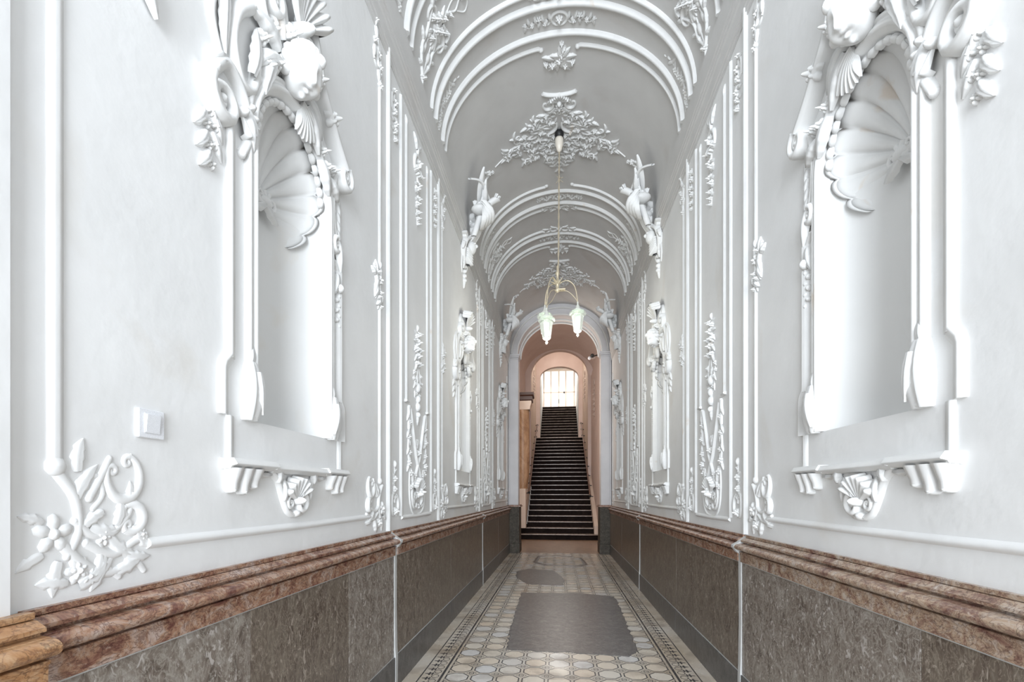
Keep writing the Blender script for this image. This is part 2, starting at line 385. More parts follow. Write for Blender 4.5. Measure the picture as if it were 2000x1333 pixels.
def stem(m, pts, r0, r1, n=16, h=1.1):
    c = curve(pts, n); k = len(c)-1
    tube(m, c, [r0+(r1-r0)*i/k for i in range(k+1)], h, 5)
    for p, q in ((c[0], r0), (c[-1], r1)): dome(m, p[0], p[1], p[2] if len(p) > 2 else 0, q*1.02, q*1.02, q*h*1.02, 0, 8, 3)
    return c
def sprig(m, pts, r, rng, leafL=.05, fl=.5, n=14, leafW=.35, h=.012):
    """a stem with leaves to either side and flowers on it"""
    c = stem(m, pts, r, r*.5, n)
    for i in range(1, len(c), 2):
        a = atan2(c[i][1]-c[i-1][1], c[i][0]-c[i-1][0])
        for s in (-1, 1):
            l = leafL*(.7+.6*rng.random())
            leaf(m, c[i][0], c[i][1], a+s*(.7+.5*rng.random()), l, l*leafW, h, s*(.5+rng.random()*.6), 3, nt=7, ns=4)
        if rng.random() < fl:
            flower(m, c[i][0]+leafL*.3*(rng.random()-.5), c[i][1]+leafL*.3*(rng.random()-.5), leafL*(.38+.2*rng.random()), h*1.6, 5, rng.random()*3)
def fan(m, u, v, a0, a1, R0, R1, n, H, w=0, dish=0):
    """scallop shell: n flutes fanning between two angles"""
    ns = n*6; rows = []
    for i in range(9):
        t = i/8; row = []
        for j in range(ns+1):
            s = j/ns; a = a0+(a1-a0)*s; fl_ = abs(sin(pi*n*s))
            rr = R0+(R1-R0)*t; rr *= 1+.09*(fl_-.5)*t
            row.append((u+cos(a)*rr, v+sin(a)*rr, w+H*(.35+.65*t)*(.45+.75*fl_)*(1 if i < 8 else .0)+dish*t*t*(1 if i < 8 else 0)-(0 if i < 8 else .004)))
        rows.append(row)
    m.grid(rows)
    dome(m, u, v, w, R0*1.5+.004, R0*1.5+.004, H*1.3)
def mir(m, fn):
    """run fn on a fresh mesh and add it and its mirror image in u"""
    q = MB(); fn(q); m.add(q.v, q.f); m.add([(-x, y, z) for x, y, z in q.v], [tuple(reversed(f)) for f in q.f])
def mirv(m, fn, v0=0):
    q = MB(); fn(q); m.add(q.v, q.f); m.add([(x, 2*v0-y, z) for x, y, z in q.v], [tuple(reversed(f)) for f in q.f])

# ------------------------------------------------------------------ setting: positions along the corridor
NICHE = [2.20, 6.32, 10.42]
PANEL = [4.23, 8.35]
YN, YE = -2.0, 12.1         # street end, stair end
# wall with arched openings for the niches
OW, OB, OS = .30, 1.74, 2.95      # niche opening half width, bottom, spring (arch radius OW)
def opening(n=20):
    pts = [(-OW, OB), (-OW, OS)] + [(-OW*cos(pi*i/n), OS+OW*sin(pi*i/n)) for i in range(1, n)] + [(OW, OS), (OW, OB)]
    return pts
wm = MB()
y = YN
Z0, Z1 = 0, 4.70
for c in NICHE:
    wm.add([(y, Z0, 0), (c-.5, Z0, 0), (c-.5, Z1, 0), (y, Z1, 0)], [(0, 1, 2, 3)], True); y = c+.5
    wm.add([(c-.5, Z0, 0), (c+.5, Z0, 0), (c+.5, OB, 0), (c-.5, OB, 0)], [(0, 1, 2, 3)], True)
    wm.add([(c-.5, 3.5, 0), (c+.5, 3.5, 0), (c+.5, Z1, 0), (c-.5, Z1, 0)], [(0, 1, 2, 3)], True)
    op = opening(); n = len(op)
    outer = []
    for i, (a, b) in enumerate(op):
        if i == 0: outer.append((-.5, OB))
        elif i == n-1: outer.append((.5, OB))
        else:
            s = max(abs(a)/.5, max(b-OS, 0)/(3.5-OS), 1e-6)
            outer.append((a/s, OS+(b-OS)/s) if b > OS+1e-6 else (math.copysign(.5, a), OS))
    for sgn in (-1, 1):
        k = min(range(n), key=lambda i: hypot(outer[i][0]-sgn*.5, outer[i][1]-3.5)); outer[k] = (sgn*.5, 3.5)
    wm.grid([[(c+a, b, 0) for a, b in op], [(c+a, b, 0) for a, b in outer]], flat=True)
wm.add([(y, Z0, 0), (YE, Z0, 0), (YE, Z1, 0), (y, Z1, 0)], [(0, 1, 2, 3)], True)
for nm, s in (('wall_left', -1), ('wall_right', 1)):
    o = wm.build(nm, M_WALL, mapf=skin(0, s)); tag(o, kind='structure')
bk = MB()
for x in (-1.75, 1.75): bk.add([(x, YN, -.2), (x, YE+.6, -.2), (x, YE+.6, 6.6), (x, YN, 6.6)], [(0, 1, 2, 3)], True)
bk.add([(-1.75, YN, 6.6), (1.75, YN, 6.6), (1.75, YE+.6, 6.6), (-1.75, YE+.6, 6.6)], [(0, 1, 2, 3)], True)
for s in (-1, 1): bk.add([(s*1.24, YN, -.2), (s*1.75, YN, -.2), (s*1.75, YN, 6.6), (s*1.24, YN, 6.6)], [(0, 1, 2, 3)], True)
tag(bk.build('wall_light_block', M_WALL), kind='structure')  # unseen shell added behind walls and vault to stop light leaking through seams
# vault
vm = MB(); vm.grid([[(yy, -1.2*pi/2+1.2*pi*i/48, 0) for i in range(49)] for yy in (YN, 3, 8, YE)])
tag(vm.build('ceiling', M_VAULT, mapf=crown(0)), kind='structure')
# floor
fm = MB(); fm.grid([[(x, yy, 0) for x in (-1.3, 0, 1.3)] for yy in (YN, 5, YE)], flat=True)
tag(fm.build('floor', M_FLOOR), kind='structure')
fm = MB(); fm.add([(-1.4, YE, 0), (1.4, YE, 0), (1.4, 15.7, 0), (-1.4, 15.7, 0)], [(0, 1, 2, 3)], True)
tag(fm.build('floor_stair_hall', M_THRESH), kind='structure')
trim_n = [0]
def trim(m, mat, mapf=None):
    trim_n[0] += 1
    return tag(m.build('trim_%d' % trim_n[0], mat, mapf=mapf), kind='structure')
# cornice
cp = [(1.25, 4.64), (1.243, 4.64), (1.242, 4.665), (1.236, 4.67), (1.236, 4.70), (1.228, 4.705), (1.226, 4.79), (1.214, 4.80), (1.213, 4.825), (1.205, 4.83), (1.203, 4.855), (1.210, 4.865), (1.200, 4.875), (1.192, 5.05), (1.200, 5.06), (1.215, 5.09)]
for s in (-1, 1):
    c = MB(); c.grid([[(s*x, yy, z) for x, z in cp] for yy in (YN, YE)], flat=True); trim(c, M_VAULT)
# near pilaster breaking forward (left) and its line
for s in (-1, 1):
    c = MB(); c.box(-W-.01, -W+.022, YN, .968, 1.16, 4.6)
    o = trim(c, M_WALL)
    if s == 1: o.scale = (-1, 1, 1)

# vertical wall strips and the vault ribs that carry them on overhead
def vstrip(Yc, v0, v1, r, h, side, mat=M_WHITE, knob=None, mapn=skin):
    m = MB()
    n = max(2, int((v1-v0)/.3)); vs = [v0+(v1-v0)*i/n for i in range(n+1)]
    prof = [(-r, -.006), (-r, h*.45), (-r*.72, h*.5), (-r*.6, h*.9), (-r*.25, h), (r*.25, h), (r*.6, h*.9), (r*.72, h*.5), (r, h*.45), (r, -.006)]
    sweep(m, [(0, v) for v in vs], prof)
    if knob == 'low' or knob == 'both': dome(m, 0, v0, 0, r*1.5, r*1.5, h*1.6)
    if knob == 'top' or knob == 'both': leaf(m, 0, v1-.02, pi/2, .09, r*1.5, h*1.6, .3)
    return trim(m, mat, mapn(Yc, side))
def rib(Yc, mode, r, h):
    prof = [(-r*1.5, -.01), (-r*1.5, h*.3), (-r, h*.4), (-r*.8, h*.85), (-r*.3, h), (r*.3, h), (r*.8, h*.85), (r, h*.4), (r*1.5, h*.3), (r*1.5, -.01)]
    E = 1.2*pi/2-.01
    if mode == 'full':
        m = MB(); sweep(m, [(0, -E+2*E*i/48) for i in range(49)], prof); trim(m, M_WHITE, crown(Yc))
    else:
        g = mode
        m = MB()
        for s in (-1, 1):
            pts = [(0, s*(E+(g-E)*i/24)) for i in range(25)]
            pts.append((.02*(1 if Yc_dir > 0 else -1), s*(g-.03)))
            sweep(m, pts, prof); dome(m, pts[-1][0], pts[-1][1], 0, r*1.9, r*1.9, h*1.2)
        trim(m, M_WHITE, crown(Yc))
for c in PANEL:
    for s in (-1, 1):
        for d in (-1, 1):
            vstrip(c+d*.92, 1.53, 4.27, .018, .014, s, knob='low')
            vstrip(c+d*.75, 1.17, 5.0, .027, .022, s, knob='top', mapn=lambda Yc, sd: (lambda u, v, w: (sd*(W-w), Yc+u, v)))
            vstrip(c+d*.46, 1.27, 4.60, .019, .017, s)
            vstrip(c+d*.32, 2.21, 4.48, .018, .015, s, knob='top')
            # little stepped foot of the inner strip
            m = MB(); sweep(m, [(-.035, 2.205), (.035, 2.205)], halfround(.012, .026)); sweep(m, [(-d*.055, 2.17), (-d*.06, 1.98)], halfround(.012, .018)); trim(m, M_WHITE, skin(c+d*.32, s))
    for d in (-1, 1):
        Yc_dir = d
        rib(c+d*.90, .22, 0.0153, 0.0240)
        rib(c+d*.76, 'full', 0.0221, 0.0336)
        rib(c+d*.46, 'full', 0.0238, 0.0368)
        rib(c+d*.32, .30, 0.0170, 0.0272)
for s in (-1, 1):   # strip beside the near corner, left visible
    vstrip(1.085, 1.51, 4.27, .019, .009, s, M_WALL, knob='low')
    vstrip(NICHE[2]+1.28, 1.53, 4.27, .02, .022, s, knob='low')
# moulding lines at the foot of the niche bays and panels
def hline(y0, y1, v, side):
    m = MB(); sweep(m, [(y0, v), ((y0+y1)/2, v-.004), (y1, v)], [(-.02, -.004), (-.014, .008), (-.004, .016), (.006, .016), (.014, .006), (.02, -.004)]); trim(m, M_WALL, skin(0, side))
for s in (-1, 1):
    hline(1.36, 3.12, 1.29, s); hline(5.36, 7.24, 1.29, s); hline(9.48, 11.5, 1.29, s)
    for c in PANEL: hline(c-.44, c+.44, 1.255, s)

# ------------------------------------------------------------------ niches (one built at the left wall, the others copied)
def build_niche():
    root = empty('wall_niche', (-W, NICHE[0], OB))
    root['category'] = 'niche'; root['group'] = 'shell niches along both walls'
    F = skin(NICHE[0], -1)
    F = (lambda Yc: (lambda u, v, w: (-(W-w), Yc+u, v)))(NICHE[0])
    D = .20
    m = MB()
    rows = [[(-OW*cos(pi*j/24), v, -D*sin(pi*j/24)) for j in range(25)] for v in (OB, 2.3, OS)]
    rows += [[(-OW*cos(pi*j/24)*cos(pi/2*i/12), OS+OW*sin(pi/2*i/12), -D*sin(pi*j/24)*cos(pi/2*i/12)) for j in range(25)] for i in range(1, 13)]
    m.grid(rows)
    m.add([(-OW*cos(pi*j/24), OB, -D*sin(pi*j/24)) for j in range(25)], [tuple(range(25))], True)
    m.build('recess', M_REC, root, F)
    # scallop shell in the head of the niche: a bowl of flutes fanning from a scroll hinge
    m = MB(); hv = 2.86; nf = 13; NS = nf*8; rows = []
    a0, a1 = R(-48), R(228)
    for i in range(17):
        t = i/16; row = []
        for j in range(NS+1):
            s = j/NS; a = a0+(a1-a0)*s; fl = abs(sin(pi*nf*s))**.6
            if a < 0 or a > pi:
                k = min(1, (-a if a < 0 else a-pi)/R(48)); eu, ev, ew = cos(a)*.288, hv+.09+sin(a)*.23-.07*k, -.016-.10*k
            else:
                eu, ev, ew = cos(a)*.288, hv+.09*1+sin(a)*.288, -.016
                if True: ev = hv+.09*min(1, sin(a)*3+.0+1)+sin(a)*.288
            u = .0+eu*t*(1+.008*fl); v = hv+(ev-hv)*t*(1+.008*fl)
            wb = -D*.93*sqrt(max(0, 1-t*t))*1.0 + ew*t
            w = wb + .034*fl*min(1, t*1.5)-.01
            row.append((u, v, w))
        rows.append(row)
    rows.append([(p[0]*.97, p[1]-.0, p[2]-.02) for p in rows[-1]])
    m.grid(rows); sh = m.build('shell', M_WHITE, root, F)
    m = MB()   # ruffled rim above the shell
    for i in range(17):
        a = pi*(i+.5)/17; dome(m, cos(a)*.275, OS+.01+sin(a)*.27, -.012, .03, .018, .022, a+pi/2, 7, 3)
    m.build('shell_rim', M_WHITE, sh, F)
    m = MB()
    spiral(m, .045, hv-.01, .040, 1.5, pi*.7, .014, .006, 1, 1.2, -.145); spiral(m, -.045, hv-.01, .040, 1.5, pi*.3, .014, .006, -1, 1.2, -.145)
    leaf(m, -.0, hv-.03, R(-50), .12, .03, .03, .8, 3, -.15); leaf(m, -.0, hv-.03, R(-130), .12, .03, .03, -.8, 3, -.15)
    ball(m, (0, hv-.02, -.155), .04, 12, 8, 1.2, .8, .9)
    m.build('scroll_hinge', M_WHITE, sh, F)
    # frame moulding round the opening
    FR = .333; path = [(-FR, 1.74), (-FR, OS)] + [(-FR*cos(pi*i/24), OS+FR*sin(pi*i/24)) for i in range(1, 24)] + [(FR, OS), (FR, 1.74)]
    prof = [(-.042, -.004), (-.042, .018), (-.036, .026), (-.024, .028), (-.020, .022), (-.010, .022), (-.005, .031), (.006, .033), (.014, .027), (.018, .018), (.030, .010), (.040, -.02)]
    m = MB(); sweep(m, path, prof); m.build('frame', M_WHITE, root, F)
    # lip of the sill and the plain band under it
    m = MB(); m.box(-.462, .462, 1.575, 1.737, -.01, .004)
    m.build('apron', M_WALL, root, F)
    # outer strips, with a stepped shoulder near the foot
    for s in (-1, 1):
        pr = [(-.024, -.004), (-.024, .014), (-.018, .022), (-.008, .023), (0, .017), (.009, .017), (.012, .011), (.022, .009), (.024, -.004)]
        if s > 0: pr = [(-a, b) for a, b in reversed(pr)]
        m = MB(); sweep(m, [(s*.460, 1.96), (s*.460, 2.4), (s*.460, 2.84 if s < 0 else 2.70)], pr)
        sweep(m, [(s*.500, 1.74), (s*.500, 1.915), (s*.495, 1.93), (s*.462, 1.965)], pr)
        sweep(m, [(s*.462, 1.58), (s*.462, 1.74)], [(a*.85, b*.7) for a, b in pr])
        m.build('side_strip', M_WHITE, root, F)
    # shelf under the apron
    m = MB(); pr = [(-.012, -.004), (-.012, .040), (.006, .050), (.012, .052), (.018, .034), (.026, .030), (.03, -.004)]
    sweep(m, [(-.505, 1.565), (-.22, 1.565)], [(a, b*1.25) for a, b in pr]); sweep(m, [(-.22, 1.56), (.26, 1.56)], pr); sweep(m, [(.26, 1.565), (.505, 1.565)], [(a, b*1.15) for a, b in pr])
    m.build('shelf', M_WHITE, root, F)
    for s in (-1, 1):
        for k in range(3):
            m = MB(); u = s*(.468-.066*k); h = .085-.008*k+(.014 if k == 1 else 0)
            m.grid([[(u-.024, 1.54, -.004), (u-.026, 1.54, .05), (u, 1.54, .058), (u+.026, 1.54, .05), (u+.024, 1.54, -.004)],
                    [(u-.018, 1.54-h*.7, -.004), (u-.020, 1.54-h*.7, .030), (u, 1.54-h*.7, .036), (u+.020, 1.54-h*.7, .030), (u+.018, 1.54-h*.7, -.004)],
                    [(u-.016, 1.54-h, -.004), (u-.022, 1.54-h, .026), (u, 1.54-h*1.1, .032), (u+.022, 1.54-h, .026), (u+.016, 1.54-h, -.004)]])
            dome(m, u, 1.54-h, .004, .022, .012, .03)
            m.build('tassel', M_WHITE, root, F)
        m = MB(); 
        leaf(m, s*.285, 1.525, R(90+s*100), .10, .020, .03, -s*.4, 3); m.build('leaf_tip', M_WHITE, root, F)
    # hanging cartouche
    m = MB()
    for s in (-1, 1):
        stem(m, [(s*.20, 1.54), (s*.15, 1.50), (s*.115, 1.43), (s*.075, 1.365), (s*.03, 1.345)], .017, .014, 14, 1.3)
        leaf(m, s*.155, 1.49, R(90-s*5), .075, .020, .03, s*.5, 3, .01)
        leaf(m, s*.115, 1.41, R(90+s*10), .10, .022, .03, -s*.3, 3, .01)
    fan(m, -.01, 1.41, R(20), R(165), .012, .115, 7, .045, .01)
    spiral(m, .035, 1.395, .048, 1.5, pi*.6, .017, .008, -1, 1.5, .015); spiral(m, -.055, 1.40, .036, 1.3, pi*.3, .013, .007, 1, 1.4, .01)
    dome(m, 0, 1.35, 0, .03, .02, .03)
    m.build('cartouche', M_WHITE, root, F)
    # consoles at the feet of the frame: a broad leaf ending in a scroll
    for s in (-1, 1):
        m = MB(); u = s*.362
        rows = []
        for i in range(11):
            t = i/10; v = 1.97-.235*t; hw = .016+.024*sin(pi*min(1, t*.8)); hh = .030+.034*sin(pi*(.1+.8*t))
            rows.append([(u-hw, v, -.004), (u-hw, v, hh*.6), (u-hw*.6, v, hh), (u-hw*.2, v, hh*.82), (u+hw*.2, v, hh*.82), (u+hw*.6, v, hh), (u+hw, v, hh*.6), (u+hw, v, -.004)])
        m.grid(rows); m.add(rows[-1], [tuple(range(8))]); m.add(rows[0], [tuple(range(8))])
        spiral(m, u, 1.772, .038, 1.3, pi/2, .011, .007, s, 1.2, .028); ball(m, (u, 1.768, .01), .032, 10, 6, 1, 1, 1)
        leaf(m, u+s*.0, 1.95, pi/2, .10, .02, .03, s*.3, 2, .01); leaf(m, u-s*.01, 1.93, -pi/2, .17, .026, .03, -s*.3, 5, .045)
        m.build('console', M_WHITE, root, F)
    # near volute with hanging foliage
    m = MB(); rng = random.Random(4)
    stem(m, [(-.40, 2.78), (-.36, 2.88), (-.40, 3.0), (-.50, 3.05), (-.57, 2.98)], .018, .030, 20, 1.5)
    spiral(m, -.525, 2.90, .082, 1.6, R(150), .030, .010, 1, 1.5, .01)
    leaf(m, -.50, 3.06, R(200), .13, .05, .05, .8, 3); leaf(m, -.40, 2.96, R(-50), .15, .045, .04, -.6, 4, .015)
    fan(m, -.42, 2.93, R(-80), R(60), .01, .09, 5, .035, .01)
    m.build('volute', M_WHITE, root, F)
    m = MB()
    for i, (du, dv) in enumerate([(-.58, 2.82), (-.60, 2.76), (-.555, 2.78), (-.59, 2.69), (-.56, 2.71), (-.575, 2.63)]):
        leaf(m, du, dv+.04, R(-90+(-1)**i*22), .095, .03, .026, .3*(-1)**i, 3); flower(m, du+.01, dv, .02, .022)
    m.build('hanging_foliage', M_WHITE, root, F)
    # tall near C scroll of the pediment
    m = MB()
    stem(m, [(-.36, 3.40), (-.44, 3.30), (-.47, 3.16), (-.42, 3.05), (-.34, 3.08), (-.31, 3.20)], .030, .022, 24, 1.5)
    stem(m, [(-.42, 3.42), (-.53, 3.32), (-.57, 3.18), (-.52, 3.06)], .022, .016, 18, 1.2)
    leaf(m, -.50, 3.36, R(-100), .28, .035, .03, .3, 6, .012); leaf(m, -.36, 3.12, R(70), .22, .04, .035, .4, 4, .02)
    m.build('pediment_scroll', M_WHITE, root, F)
    # far sloping band of the broken pediment
    m = MB()
    pr = [(-.05, -.004), (-.05, .06), (-.042, .078), (-.028, .082), (-.022, .066), (-.002, .062), (.006, .05), (.026, .044), (.04, .03), (.045, -.004)]
    sweep(m, curve([(.05, 3.78), (.13, 3.66), (.19, 3.52), (.27, 3.44), (.36, 3.36), (.46, 3.29)], 20), [(-a, b) for a, b in reversed(pr)])
    spiral(m, .445, 3.215, .066, 1.7, R(70), .022, .009, -1, 1.5, .05); dome(m, .445, 3.215, 0, .075, .075, .07)
    stem(m, [(.39, 3.20), (.37, 3.08), (.385, 2.96), (.42, 2.88)], .022, .012, 14, 1.6)
    for i in range(5): leaf(m, .445, 3.13-.05*i, R(-80), .09, .022, .024, .4, 2)
    m.build('pediment_slope', M_WHITE, root, F)
    m = MB()
    spiral(m, .40, 2.82, .045, 1.4, R(90), .016, .008, 1, 1.4, .02); leaf(m, .42, 2.86, R(-80), .17, .03, .04, .2, 3, .01)
    leaf(m, .44, 2.68, R(-100), .14, .028, .035, -.2, 3); ball(m, (.445, 2.60, .02), .026); rng = random.Random(2)
    for i in range(7): dome(m, .445+.012*(-1)**i, 2.56-.028*i, 0, .015, .018, .022, i)
    stem(m, [(.41, 2.74), (.46, 2.68), (.44, 2.6)], .012, .009, 8, 1.4)
    m.build('side_drop', M_WHITE, root, F)
    # leaves and shellwork over the arch, flowers and the crest
    m = MB()
    for (a, l, u, v, b) in [(200, .22, -.16, 3.34, .7), (235, .20, -.22, 3.30, .6), (150, .20, -.18, 3.38, .9), (-40, .20, .06, 3.33, -.3), (-20, .20, .05, 3.38, -.5), (120, .24, -.14, 3.46, -.6), (70, .22, -.02, 3.50, .6), (-60, .16, .20, 3.16, .3), (-30, .14, .28, 3.12, .2)]:
        leaf(m, u, v, R(a), l, l*.24, .05, b, 4, .02, 14, 6)
    for (u, v, r) in [(-.27, 3.24, .035), (-.21, 3.30, .04), (-.30, 3.33, .03), (.27, 3.17, .032), (.33, 3.19, .028), (.22, 3.22, .026), (-.24, 3.42, .035)]: rose(m, u, v, r, .045, .02)
    cscroll(m, -.24, 3.50, .07, R(60), R(300), .016, .4, 1.6, 1.1, .02)
    m.build('arch_foliage', M_WHITE, root, F)
    m = MB()
    for k, s_ in enumerate((1,)):      # feathered wings under the head
        for i in range(7):
            a = R(-20-13*i) if s_ > 0 else R(200+13*i)
            leaf(m, -.08+s_*.09, 3.31-.008*i, a, .17-.010*i, .018, .03, -s_*.25, 1, .030-.002*i, 9, 5)
    m.build('wings', M_WHITE, root, F)
    m = MB()
    fan(m, -.06, 3.58, R(35), R(155), .02, .22, 9, .07, .05, .04)
    stem(m, [(.06, 3.50), (.12, 3.60), (.07, 3.70), (0, 3.66)], .03, .02, 14, 1.6); spiral(m, .0, 3.53, .06, 1.4, 0, .022, .01, 1, 1.6, .06)
    stem(m, [(-.20, 3.48), (-.25, 3.60), (-.18, 3.72), (-.12, 3.68)], .028, .016, 14, 1.6)
    spiral(m, -.23, 3.54, .06, 1.4, pi, .022, .01, -1, 1.6, .04)
    for (u, v, r) in [(.12, 3.50, .045), (.02, 3.46, .04), (-.13, 3.50, .04), (.27, 3.42, .055)]: rose(m, u, v, r, .05, .05)
    rows = []                              # curled palmette standing off the wall at the very top
    for i in range(9):
        t = i/8; rows.append([(-.05+.09*s*(1-t*.55), 3.64+.16*sin(t*2.2), .05+.11*(1-cos(t*2.2))*.6+.015*abs(sin(s*7))) for s in [-1+j/6 for j in range(13)]])
    m.grid(rows)
    m.build('crest', M_WHITE, root, F)
    # cherub head
    m = MB(); s = .098; cu, cv, cw = -.085, 3.355, .085
    G = [(0, -3, 5, 12, .17), (0, -14, 8, 5, .15), (9, -17, 4, 4, .05), (-9, -17, 4, 4, .05), (20, 5, 9, 8, -.17), (-20, 5, 9, 8, -.17), (20, 3, 6, 4, .10), (-20, 3, 6, 4, .10), (20, 19, 14, 5, .06), (-20, 19, 14, 5, .06),
         (36, -24, 14, 14, .14), (-36, -24, 14, 14, .14), (0, -36, 12, 2.2, -.13), (0, -30, 8, 3.4, .09), (0, -42, 7, 4, .11), (0, -60, 13, 9, .13), (0, -51, 12, 4, -.06), (0, 45, 40, 18, .08), (88, 0, 9, 12, .12), (-88, 0, 9, 12, .12)]
    rows = []
    tilt = R(-24)
    for i in range(41):
        la = -90+180*i/40; row = []
        for j in range(56):
            lo = -180+360*j/56; rr = 1
            for g0, g1, sa, sb, am in G: rr += am*exp(-((lo-g0)/sa)**2/2-((la-g1)/sb)**2/2)*1.15
            a, b = R(lo), R(la)
            x = sin(a)*cos(b)*.84*rr; yv = sin(b)*1.04*rr; z = cos(a)*cos(b)*.92*rr
            yv, z = yv*cos(tilt)+z*sin(tilt), -yv*sin(tilt)*-1*-1+z*cos(tilt)
            xx = x*cos(.35)-z*sin(.35); z = x*sin(.35)+z*cos(.35)
            row.append((cu+xx*s, cv+yv*s, cw+z*s))
        rows.append(row)
    m.grid(rows, closed=True)
    hd = m.build('cherub_head', M_WHITE, root, F)
    m = MB(); rng = random.Random(9)
    for i in range(46):
        la = R(40+48*rng.random()); lo = R(-180+360*rng.random())
        if i > 26: la = R(-25+62*rng.random()); lo = R((84+40*rng.random())*(1 if i % 2 else -1))
        x = sin(lo)*cos(la)*.88; yv = sin(la)*1.06; z = cos(lo)*cos(la)*.94
        yv, z = yv*cos(tilt)+z*sin(tilt), -yv*sin(tilt)+z*cos(tilt)
        xx = x*cos(.35)-z*sin(.35); z = x*sin(.35)+z*cos(.35)
        ball(m, (cu+xx*s, cv+yv*s, cw+z*s), s*(.20+.12*rng.random()), 9, 6)
    m.build('hair', M_WHITE, hd, F)
    return root
niche0 = build_niche()
pos_txt = ['nearest', 'second', 'farthest']
niche0['label'] = 'nearest white shell-headed niche with cherub head, left wall beside light switch'
for k in range(3):
    for s in (-1, 1):
        if k == 0 and s == -1: continue
        lb = {(0, 1): 'nearest white shell-headed niche with cherub head, on the right wall', (1, -1): 'second shell-headed stucco niche along the left wall, halfway down the corridor',
              (1, 1): 'second shell-headed stucco niche along the right wall, halfway down the corridor', (2, -1): 'farthest narrow-looking stucco niche on the left wall, next to the arch',
              (2, 1): 'farthest narrow-looking stucco niche on the right wall, next to the arch'}[(k, s)]
        copy_tree(niche0, (s*W, NICHE[k], OB), s == 1, lb)

# ------------------------------------------------------------------ reliefs on walls and vault
def relief(name, cat, group, parts, vc, spots, mat=M_WHITE, vault=False):
    """parts = [(part name, fn)] or one fn; spots = [(Y, side, flip, label)]; everything about (0, vc)"""
    first = None
    base = skin(0, -1) if not vault else crown(0)
    z0 = vc if vc <= ZS else ZS+VB*sin((vc-ZS)/1.2)
    x0 = -surf(vc) if vc <= ZS else -VA*cos((vc-ZS)/1.2)
    if vault: z0 = ZS+VB; x0 = 0
    loc0 = (x0, 0, z0)
    if callable(parts):
        m = MB(); parts(m)
        proto = m.build(name, mat, None, (lambda u, v, w: base(u, (0 if vault else vc)+v, w)), loc0)
    else:
        proto = empty(name, loc0)
        for pn, fn in parts:
            m = MB(); fn(m); m.build(pn, mat, proto, (lambda u, v, w: base(u, (0 if vault else vc)+v, w)))
    for i, (Y, side, flip, label) in enumerate(spots):
        o = proto if i == 0 else copy_tree(proto)
        o.location = (x0*(-side), Y, z0)
        o.scale = (-side if not vault else 1, flip, 1)
        tag(o, label, cat, group)
SD = {-1: 'left', 1: 'right'}
P2 = ['first', 'second']
strips = []    # (Y, dir towards the niche it edges, words)
EDGE = [(1.115, 1, 'near side of the nearest niche'), (PANEL[0]-.92, -1, 'far side of the nearest niche'), (PANEL[0]+.92, 1, 'near side of the second niche'),
        (PANEL[1]-.92, -1, 'far side of the second niche'), (PANEL[1]+.92, 1, 'near side of the farthest niche'), (NICHE[2]+1.28, -1, 'far side of the farthest niche')]
def f_corner(m):      # drawn for d=+1 : grows towards +u, about .31 wide, from -.10 to +.25 ; v 1.36 centre
    rng = random.Random(11)
    stem(m, [(-.03, .13), (.02, .06), (.03, -.03), (.0, -.09)], .016, .012, 14, 1.3)
    cscroll(m, .165, .12, .055, R(-200), R(70), .014, .3, 1.3, 1.2)
    stem(m, [(.02, .0), (.07, -.04), (.13, -.035), (.18, .01), (.19, .05)], .013, .010, 16, 1.3)
    stem(m, [(.06, .06), (.10, .13), (.12, .17)], .014, .010, 10, 1.2)
    stem(m, [(.05, -.06), (.13, -.10), (.20, -.07), (.24, -.06)], .013, .012, 12, 1.3)
    cscroll(m, .19, .0, .04, R(-120), R(120), .016, .4, 1.4)
    flower(m, -.035, -.03, .05, .028, 5, .3); rose(m, .03, -.13, .038, .026)
    leaf(m, .12, -.05, R(-60), .11, .034, .022, .9, 3); leaf(m, .02, .05, R(70), .12, .030, .022, -.4, 3)
    leaf(m, .10, -.10, R(-100), .10, .04, .022, -.4, 3); leaf(m, -.02, -.10, R(-110), .09, .03, .02, .3, 3)
    leaf(m, -.06, -.08, R(-160), .07, .022, .018, .3, 2); leaf(m, .17, -.10, R(-30), .09, .028, .022, .6, 3); leaf(m, .18, .04, R(70), .07, .022, .02, .5, 2)
relief('corner_scrollwork', 'wall ornament', 'scrollwork at the feet of the thin wall strips', f_corner, 1.37,
       [(Y, s, d, 'corner scrollwork above marble rail, %s wall, %s' % (SD[s], t)) for Y, d, t in EDGE for s in (-1, 1) if Y > 2])
def f_corner0(m):
    q = MB(); f_corner(q)
    stem(q, [(.03, .10), (.08, .12), (.10, .07), (.07, .03)], .010, .008, 12); stem(q, [(-.02, -.05), (.05, -.12), (.12, -.15), (.20, -.13), (.235, -.16)], .016, .010, 16); stem(q, [(.09, -.06), (.10, -.12), (.15, -.165)], .012, .010, 10)
    for (u, v, a, l, b) in [(.03, .13, 100, .09, -.6), (.06, -.02, -30, .10, .8), (.10, .02, 200, .08, .5), (.14, -.02, 60, .08, .6), (.03, -.17, 20, .12, .4), (.0, -.16, 160, .08, .4), (.20, -.02, -70, .09, .5), (-.06, .0, 150, .06, .4), (.14, -.15, 10, .10, .5)]: leaf(q, u, v, R(a), l, l*.34, .024, b, 3)
    for (u, v, k) in [(.225, -.05, .022), (.10, -.05, .024), (.06, -.15, .026)]: flower(q, u, v, k, .026)
    m.add([(u, v, w*.42) for u, v, w in q.v], q.f)
relief('corner_scrollwork', 'wall ornament', None, f_corner0, 1.37, [(1.115, -1, 1, 'large worn scroll and flower relief low on left wall, below the light switch')], M_WALL)
